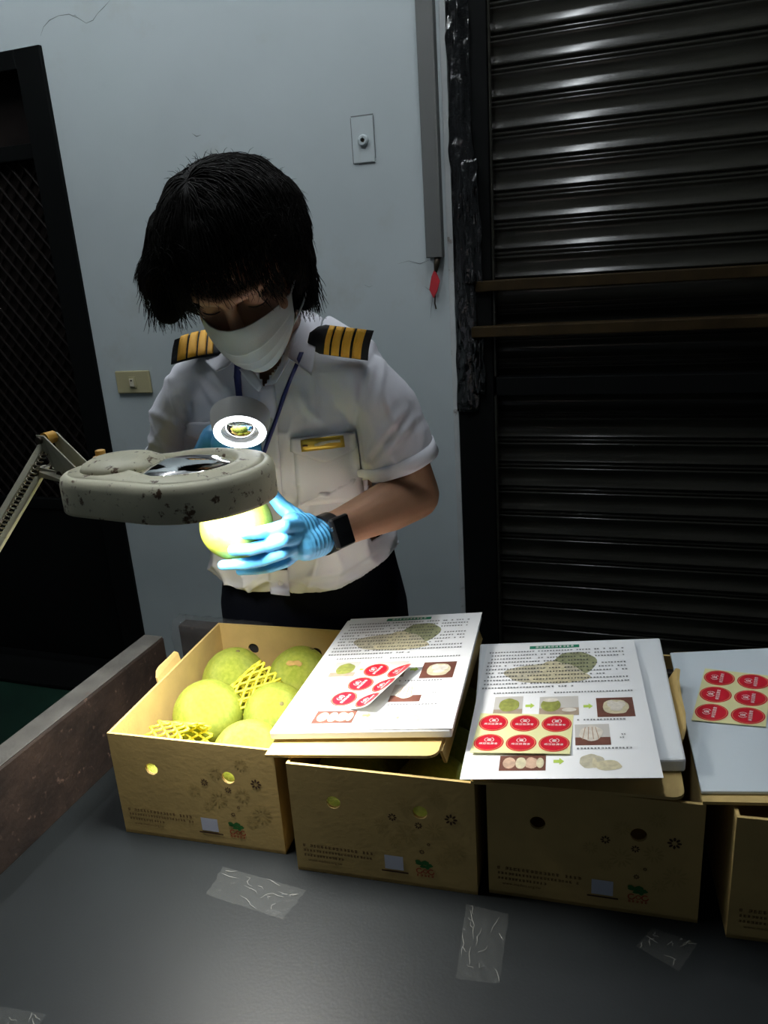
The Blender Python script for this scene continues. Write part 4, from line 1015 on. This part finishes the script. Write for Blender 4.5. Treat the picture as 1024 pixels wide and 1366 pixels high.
# creases that run out from the arm-holes, the waist and the pulled front
CR = [((486,616),(512,578),(541,545),.0050), ((496,626),(530,585),(556,556),.0045), ((508,520),(520,548),(535,590),.0030), ((512,478),(508,510),(500,545),.0030), ((550,520),(560,555),(566,590),.0030),
      ((398,646),(440,662),(492,646),.0045), ((392,690),(430,700),(470,678),.0035), ((392,772),(452,764),(526,716),.0050), ((430,786),(480,768),(528,732),.0040), ((398,520),(412,548),(430,566),.0035), ((418,492),(422,530),(418,566),.0030),
      ((482,560),(484,600),(492,650),.0035), ((470,500),(474,530),(470,562),.0030), ((262,496),(282,530),(302,556),.0045), ((240,516),(252,548),(262,574),.0045), ((224,560),(240,566),(258,580),.0040), ((226,530),(236,552),(240,588),.0035), ((278,500),(300,520),(312,556),.0035), ((330,660),(345,690),(350,730),.003)]
def dseg(p, a, b):
    ax_, ay = b[0]-a[0], b[1]-a[1]; L2 = ax_*ax_+ay*ay; t = max(0, min(1, ((p[0]-a[0])*ax_+(p[1]-a[1])*ay)/L2))
    dx, dy = p[0]-a[0]-ax_*t, p[1]-a[1]-ay*t; return math.hypot(dx, dy), (ax_*dy-ay*dx), t
bm.normal_update()
for v in bm.verts:
    if v.normal.dot(CAM-v.co) < 0: continue
    p = to_px(v.co); w_ = 0
    for a, b, c, amp in CR:
        if min(a[0], b[0], c[0])-16 < p[0] < max(a[0], b[0], c[0])+16 and min(a[1], b[1], c[1])-16 < p[1] < max(a[1], b[1], c[1])+16:
            d0, s0_, t0 = dseg(p, a, b); d1, s1_, t1_ = dseg(p, b, c)
            d, t = (d0, t0*.5) if d0 < d1 else (d1, .5+t1_*.5); sg = s0_ if d0 < d1 else s1_
            tp = math.sin(math.pi*min(1, max(0, .12+t*.76)))
            w_ += amp*tp*(math.exp(-(d/5.0)**2)-.45*math.exp(-((d-8)/5.0)**2)*(1 if sg > 0 else 0))
    v.co += v.normal*w_
for v in bm.verts:
    zh = zhem(v.co.x)
    if v.co.z < zh:
        d_ = zh-v.co.z; v.co.z = zh+min(.004, d_*.05)
        cxy = Vector((-.615, 1.285)); p2 = Vector((v.co.x, v.co.y)); p2 = cxy+(p2-cxy)*max(.80, 1-d_*2.4); v.co.x, v.co.y = p2
bm.normal_update(); bm.to_mesh(sme); bm.free()
SB = BVHTree.FromPolygons([v.co.copy() for v in sme.vertices], [tuple(p.vertices) for p in sme.polygons])
shirt = link('shirt', sme, M['shirt'], person, smooth=True)
so = shirt.modifiers.new('s', 'SOLIDIFY'); so.thickness = .0016; so.offset = -1
def on(px, py, off=.0, fallback=1.1):     # a point on the shirt
    h = SB.ray_cast(CAM, ray(px, py).normalized())
    if h[0] is None: return at(px, py, fallback)
    n_ = h[1] if h[1].dot(CAM-h[0]) > 0 else -h[1]
    return h[0]+n_*off
def patch(name, px4, m, parent, off=.002, th=.0018, nu=10, nv=10, shape=None, smooth_y=True):
    A, B, C, D_ = [Vector(q) for q in px4]; vs = []
    for j in range(nv+1):
        for i in range(nu+1):
            u, v = i/nu, j/nv
            if shape: v = v*shape(u)
            q = lerp(lerp(A, B, u), lerp(D_, C, u), v); vs.append(on(q.x, q.y, off))
    mb = MB().add(vs, [(j*(nu+1)+i, j*(nu+1)+i+1, (j+1)*(nu+1)+i+1, (j+1)*(nu+1)+i) for j in range(nv) for i in range(nu)])
    o = mb.build(name, m, parent, smooth=True); s_ = o.modifiers.new('s', 'SOLIDIFY'); s_.thickness = th; s_.offset = 0
    sm = o.modifiers.new('sm', 'SMOOTH'); sm.iterations = 3
    return o
patch('pocket', [(389, 592), (479, 584), (487, 668), (396, 676)], M['shirt'], shirt, .0022, .0016)
patch('pocket_flap', [(386, 583), (478, 574), (479, 619), (386, 619)], M['shirt'], shirt, .0042, .0022, 12, 6, lambda u: .50+.48*(1-abs(2*u-1)))
patch('pocket', [(243, 570), (298, 568), (303, 650), (246, 650)], M['shirt'], shirt, .0022, .0016)
patch('pocket_flap', [(246, 563), (300, 560), (303, 592), (252, 592)], M['shirt'], shirt, .0042, .0022, 12, 6, lambda u: .55+.45*(1-abs(2*u-1)))
pl = patch('placket', [(344, 515), (368, 512), (388, 796), (360, 793)], M['shirt'], shirt, .0028, .0020, 5, 40)
for px, py in ((361, 560), (368, 640), (372, 700), (375, 775)):
    p = on(px, py, .0048); nn = (CAM-p).normalized(); MB().lathe([(.0052, -.0006), (.0052, .001), (.004, .0016), (.0028, .001)], p, nn, 16).build('button', M['button'], shirt, smooth='auto')
bg = patch('name_badge', [(400, 584), (457, 578), (458, 594), (402, 601)], M['brass'], person, .0080, .0016, 8, 3)
patch('badge_text', [(418, 588), (452, 584.5), (452.4, 588), (418.4, 591.5)], M['ph_cream'], bg, .0092, .0004, 8, 2)
patch('badge_emblem', [(404, 590), (411, 589), (411.3, 594), (404.3, 595)], M['brass_dark'], bg, .0092, .0004, 3, 2, lambda u: .4+.6*abs(u-.5))
# epaulettes: stiff boards on the shoulders with four gold bars each
def epaulette(tipA, tipB, outB, outA, label=None, th=.0035, lift=.006):
    """px corners: inner far, inner near, outer near, outer far."""
    ia, ib, ob, oa = [on(*q, lift) for q in (tipA, tipB, outB, outA)]
    nn = (oa-ia).cross(ib-ia).normalized(); nn = -nn if nn.dot(Vector((0, -.4, 1))) < 0 else nn
    ia, ib, ob, oa = [q+nn*.002 for q in (ia, ib, ob, oa)]
    P = lambda u, v, o=0: lerp(lerp(ia, oa, u), lerp(ib, ob, u), v)+nn*(o+.006*math.sin(math.pi*v)+.004*math.sin(math.pi*u))
    cols = [(0, .34, .66), (.10, .10, .90), (.22, 0, 1)]+[(q, 0, 1) for q in (.4, .6, .8, 1.0)]
    vs = []; fs = []; nv = 6
    for u, v0, v1 in cols:
        for j in range(nv+1): vs.append(P(u, v0+(v1-v0)*j/nv))
    for i in range(len(cols)-1):
        for j in range(nv): a = i*(nv+1)+j; fs.append((a, a+1, a+nv+2, a+nv+1))
    ep = MB().add(vs, fs).build('epaulette', M['ep_black'], person, smooth=True)
    s_ = ep.modifiers.new('s', 'SOLIDIFY'); s_.thickness = th; s_.offset = 0
    for u0, u1 in ((.30, .385), (.42, .545), (.58, .715), (.755, .895)):
        vs = []; fs = []
        for i in range(4):
            for j in range(nv+1): vs.append(P(u0+(u1-u0)*i/3, j/nv, .0028))
        for i in range(3):
            for j in range(nv): a = i*(nv+1)+j; fs.append((a, a+1, a+nv+2, a+nv+1))
        gb = MB().add(vs, fs).build('gold_bar', M['ep_gold'], ep, smooth=True)
        s_ = gb.modifiers.new('s', 'SOLIDIFY'); s_.thickness = .0022; s_.offset = 0
    return ep
epaulette((419, 432), (410, 471), (488, 482), (499, 441))
epaulette((306, 438), (312, 474), (229, 488), (233, 455))
# collar: two leaves and the stand
def leaf(pts, name='collar_leaf', m=None, th=.002, parent=None):
    P = [at(*q) for q in pts]; mb = MB(); c = sum(P, Vector())/len(P)
    mb.add(P, [tuple(range(len(P)))])
    o = mb.build(name, m or M['shirt'], parent or shirt); s_ = o.modifiers.new('s', 'SOLIDIFY'); s_.thickness = th
    return o
def grid_leaf(name, rows, m=None, th=.002):
    P = [[at(*q) for q in r] for r in rows]; nr, nc = len(P), len(P[0])
    mb = MB().add([p for r in P for p in r], [(j*nc+i, j*nc+i+1, (j+1)*nc+i+1, (j+1)*nc+i) for j in range(nr-1) for i in range(nc-1)])
    o = mb.build(name, m or M['shirt'], shirt, smooth=True)
    s2_ = o.modifiers.new('sub', 'SUBSURF'); s2_.levels = 2; s2_.render_levels = 2; s2_.subdivision_type = 'SIMPLE'
    sm = o.modifiers.new('sm', 'SMOOTH'); sm.iterations = 2
    s_ = o.modifiers.new('s', 'SOLIDIFY'); s_.thickness = th
    return o
# left-hand leaf (right in the picture): runs from behind the neck to a long point
grid_leaf('collar_leaf', [[(404, 408, 1.165), (397, 425, 1.125), (390, 448, 1.090), (382, 476, 1.052)],
                          [(424, 418, 1.170), (412, 440, 1.115), (404, 466, 1.072), (396, 486, 1.042)],
                          [(432, 424, 1.172), (422, 452, 1.108), (420, 478, 1.062), (416, 503, 1.036)]])
grid_leaf('collar_stand', [[(402, 425, 1.13), (394, 455, 1.082), (388, 478, 1.058), (368, 512, 1.044)], [(396, 430, 1.12), (386, 456, 1.078), (374, 486, 1.054), (352, 517, 1.042)]])
grid_leaf('collar_leaf', [[(292, 462, 1.12), (300, 474, 1.075), (312, 482, 1.050)], [(282, 470, 1.115), (292, 482, 1.068), (306, 489, 1.044)], [(270, 478, 1.108), (280, 490, 1.062), (288, 497, 1.046)]])
grid_leaf('collar_stand', [[(316, 466, 1.085), (328, 482, 1.058), (340, 497, 1.046), (352, 515, 1.0405)], [(306, 472, 1.08), (318, 492, 1.054), (330, 508, 1.046), (346, 524, 1.042)]])
# sleeve hems: a folded band round each sleeve end
def hem_band(c0, ax_, lo, hi, selx, name='sleeve_hem'):
    vs = [v.co.copy() for v in sme.vertices]
    org = ORG['person']; u = ax_.cross(Vector((0, 1, 0))).normalized(); v_ = ax_.cross(u); rings = []
    for h in (lo, (lo+hi)/2, hi):
        ring = []
        for i in range(40):
            t = 2*math.pi*i/40; d = u*math.cos(t)+v_*math.sin(t); st = c0+ax_*h
            hit = SB.ray_cast(st+d*.10, -d, .10)
            r_ = (hit[0]-st).length if hit[0] else .064
            ring.append(st+d*(min(.075, max(.05, r_))+.0006))
        rings.append(ring)
    o = MB().loft(rings, cap=False).build(name, M['shirt'], shirt, smooth=True)
    s_ = o.modifiers.new('s', 'SOLIDIFY'); s_.thickness = .0010; s_.offset = 1
hem_band(hemL, nL, -.024, -.0005, 1); hem_band(hemR, axR, -.024, -.0005, -1)
# ---- lanyard and its card holder
def strap(pxs, wpx, name, m, off=.006):
    vs = []
    for x, y, f_ in pxs:
        if f_: a, b = at(x-wpx/2, y, f_), at(x+wpx/2, y, f_)
        else: a, b = on(x-wpx/2, y, off), on(x+wpx/2, y, off)
        vs += [a, b]
    n_ = len(pxs); o = MB().add(vs, [(2*i, 2*i+1, 2*i+3, 2*i+2) for i in range(n_-1)]).build(name, m, person, smooth=True)
    s_ = o.modifiers.new('s', 'SOLIDIFY'); s_.thickness = .0014; s_.offset = 0
    return o
strap([(313, 474, 1.062), (317, 488, 1.046), (319, 502, 0), (321, 520, 0), (323, 540, 0), (327, 565, 0), (333, 600, 0), (340, 640, 0), (349, 680, 0), (357, 712, 0), (364, 740, 0)], 8.5, 'lanyard', M['lanyard'])
strap([(402, 470, 1.062), (394, 490, 1.040), (388, 506, 0), (380, 528, 0), (371, 555, 0), (362, 580, 0), (354, 602, 0), (351, 640, 0), (356, 680, 0), (361, 712, 0), (365, 740, 0)], 5.5, 'lanyard', M['lanyard'])
patch('card_holder', [(344, 742), (385, 742), (385, 758), (344, 758)], M['watch'], person, .008, .004, 6, 4)
# ---- trousers, belt, shoes
tr = MB(); tr.loft([ringz(.60, -.625, 1.320, .185, .105), ringz(.70, -.632, 1.318, .203, .112), ringz(.78, -.630, 1.312, .198, .113), ringz(.86, -.622, 1.300, .178, .112), ringz(.92, -.615, 1.29, .165, .105)])
for s_ in (-1, 1): tr.chain([(-.622+.10*s_, 1.32, .66), (-.62+.105*s_, 1.315, .42), (-.615+.105*s_, 1.325, .10)], [.098, .078, .066], 20)
tme = remesh(tr, .008, 4, .5)
for v in tme.vertices: v.co += Vector((0, 1, 0))*.004*noise.noise(v.co*14)
link('trousers', tme, M['trouser'], person, smooth=True)
for s_ in (-1, 1):
    mb = MB(); mb.ell((-.615+.105*s_, 1.285, .036), (.042, .115, .036)); mb.build('shoe', M['watch'], person, smooth=True)

# ---- mask
def mask_pt(a, b, off=0):              # a: -1..1 across, b: 0 top .. 1 bottom
    wdt = .069*(1-.08*b)*(1-.16*max(0, b-.55)); x = a*wdt
    u_top = -.013-.022*a*a; u_bot = -.111+.036*a*a; u = u_top+(u_bot-u_top)*b
    fc = .124-.018*max(0, b-.45)**1.5*2.2-.012*(1-b)**4
    f_ = fc-14.0*x*x*(1-.10*b)
    pl_ = 0
    for b0 in (.36, .56, .76):        # folded pleats, each overlapping the next
        q = (b-b0+.16)/.16
        if 0 < q < 1: pl_ += .0042*q*q
        elif 1 <= q < 1.12: pl_ += .0042*(1-(q-1)/.12)
    f_ += pl_*(1-abs(a)**3)+.0012*noise.noise((a*5, b*4, 2))-.004*abs(a)**6
    return hl(x, f_+off, u)
nu, nv = 36, 80
mb = MB().add([mask_pt(2*i/nu-1, j/nv) for j in range(nv+1) for i in range(nu+1)], [(j*(nu+1)+i, j*(nu+1)+i+1, (j+1)*(nu+1)+i+1, (j+1)*(nu+1)+i) for j in range(nv) for i in range(nu)])
mk = mb.build('face_mask', M['mask'], person, smooth=True); s_ = mk.modifiers.new('s', 'SOLIDIFY'); s_.thickness = .0014; s_.offset = 0
for k_ in (-1, 1):
    a, b = mask_pt(.97*k_, .05, .001), mask_pt(.97*k_, .92, .001); e = hl(.081*k_, -.020, .002); e2 = hl(.082*k_, -.024, -.042)
    pts = []
    for t in range(7): pts.append(lerp(a, e, t/6)+HX*k_*.008*math.sin(math.pi*t/6))
    MB().tube(pts, .0013, 6).build('ear_loop', M['mask'], mk)
    pts = [lerp(b, e2, t/6)+HX*k_*.012*math.sin(math.pi*t/6) for t in range(7)]
    MB().tube(pts, .0013, 6).build('ear_loop', M['mask'], mk)
# closed, lowered eyes and brows
for k_ in (-1, 1):
    pts = [hl(k_*(.031+.0165*c), .0695+.0126*math.sqrt(max(0, 1-c*c*.93))-.0012, -.0085-.0018*(1-c*c)) for c in [-1+2*i/10 for i in range(11)]]
    MB().tube(pts, [.0004]+[.0009]*9+[.0004], 6).build('eyelashes', M['lip'], person)

# ---- hair: a full bob hanging from the bent head
hc0 = (.004, -.022, .016); hr = (.100, .106, .104)
hb_ = MB(); hb_.ell(hl(*hc0), hr, HM, 36, 24)
lobeL = [at(245, 325, 1.01), at(221, 372, .995), at(224, 412, .985)]; lobeR = [at(370, 325, 1.03), at(397, 365, 1.03), at(403, 398, 1.04)]
hb_.ell(at(308, 322, 1.035), (.114, .090, .086), None, 36, 24); hb_.ell(at(309, 350, 1.045), (.128, .085, .080), None, 36, 24)
hb_.chain(lobeL, [.050, .036, .021], 20); hb_.chain(lobeR, [.045, .028, .018], 20)
hb_.chain([hl(-.05, -.085, .0), hl(-.05, -.09, -.05)], [.04, .035]); hb_.chain([hl(.04, -.085, .0), hl(.04, -.09, -.05)], [.04, .035])
hme = remesh(hb_, .005, 5, .5)
bm = bmesh.new(); bm.from_mesh(hme)
for v in bm.verts: v.co += v.normal*(.0045*noise.noise(v.co*22)+.003*noise.noise(v.co*55))
kill = []
for v in bm.verts:
    x, f_, u = tol(v.co)
    if f_ > .030 and u < .060 and abs(x) < .073: kill.append(v)
bmesh.ops.delete(bm, geom=kill, context='VERTS')
bm.to_mesh(hme); bm.free()
hair = link('hair', hme, M['hair'], person, smooth=True)
HB = BVHTree.FromPolygons([v.co+ORG['person'] for v in hme.vertices], [tuple(p.vertices) for p in hme.polygons])
# loose strands over the bob, following it down to frayed ends
st = MB(); rnd = random.Random(21); G = Vector((0, 0, -1))
def strand(p, d, L, n, w, fl):
    pts = [p.copy()]; stp = L/n
    for i in range(n):
        t = i/n
        d = (d+G*(.16+.25*t)+Vector((rnd.uniform(-1, 1), rnd.uniform(-1, 1), rnd.uniform(-1, 1)))*.10).normalized()
        q = pts[-1]+d*stp
        h = HB.find_nearest(q)
        if h[0] is not None and (t < .75 or (q-h[0]).dot(h[1]) < 0): q = h[0]+h[1]*(.0012+fl*t); d = (q-pts[-1]).normalized()
        pts.append(q)
    st.tube(pts, [w*(1-.85*(i/n)**2) for i in range(n+1)], 3, False)
cnt = 0
while cnt < 2600:
    a, b = rnd.uniform(-math.pi, math.pi), rnd.uniform(-.15, 1)
    c = math.sqrt(1-b*b); x, f_, u = hr[0]*c*math.cos(a), hr[1]*c*math.sin(a), hr[2]*b
    if f_ > .075 and u < .045: continue
    p = hl(hc0[0]+x, hc0[1]+f_, hc0[2]+u)
    outw = (HX*(x+.02)*1.3+HF*f_*.6).normalized(); front = f_ > .045 and abs(x) < .065
    L = (.040+.03*rnd.random()) if front else (.06+.05*rnd.random())
    strand(p, (outw*.9+HU*.25).normalized(), L, 9, .0010, rnd.uniform(.0, .006)); cnt += 1
# frayed ends of the side curtains and the fringe over the forehead
for lob, rad in ((lobeL, .036), (lobeR, .028)):
    for i in range(420):
        t = rnd.random(); base = lerp(lob[1], lob[2], t*1.05); an = rnd.uniform(0, 2*math.pi)
        p = base+Vector((math.cos(an), math.sin(an)*.8, 0))*rad*(1-.35*t)*rnd.uniform(.7, 1.0)+Vector((0, 0, .02))
        L = .035+.025*rnd.random(); d = Vector((rnd.uniform(-.35, .35), rnd.uniform(-.3, .3), -1)).normalized(); n = 5; pts = [p]
        for k_ in range(n): d = (d+Vector((rnd.uniform(-.2, .2), rnd.uniform(-.2, .2), -.1))).normalized(); pts.append(pts[-1]+d*L/n)
        st.tube(pts, [.0012*(1-.8*k_/n) for k_ in range(n+1)], 3, False)
for i in range(330):
    x0 = rnd.uniform(-.078, .074); p = hl(x0, .066+rnd.uniform(-.012, .004)-4*x0*x0, .074+rnd.uniform(-.01, .012)-2.5*x0*x0)
    n = 7; L = (.060+.035*rnd.random()) if abs(x0) > .04 else (.040+.032*rnd.random()); pts = []
    for k_ in range(n+1):
        t = k_/n; s_ = L*t
        pts.append(p+HF*(.030*math.sin(t*1.5)-.004*t)-HU*s_*.93+HX*(.010*math.sin(i)*t*t+.004*rnd.uniform(-1, 1)*t))
    st.tube(pts, [.0011*(1-.8*k_/n) for k_ in range(n+1)], 3, False)
for i in range(260):                  # short flyaway hairs round the crown
    a, b = rnd.uniform(-math.pi, math.pi), rnd.uniform(.1, 1); c = math.sqrt(1-b*b)
    nrm = Vector((c*math.cos(a), c*math.sin(a), b)); p = hl(hc0[0]+hr[0]*nrm.x, hc0[1]+hr[1]*nrm.y, hc0[2]+hr[2]*nrm.z)
    d = (HX*nrm.x+HF*nrm.y+HU*nrm.z+Vector((rnd.uniform(-1, 1), rnd.uniform(-1, 1), rnd.uniform(-1, 1)))*.9).normalized(); L = .008+.012*rnd.random()
    st.tube([p, p+d*L*.5, p+d*L+G*L*.25], [.0004, .0003, .0001], 3, False)
so_ = st.build('hair_strands', M['hair2'], hair, smooth=True); so_['kind'] = 'stuff'
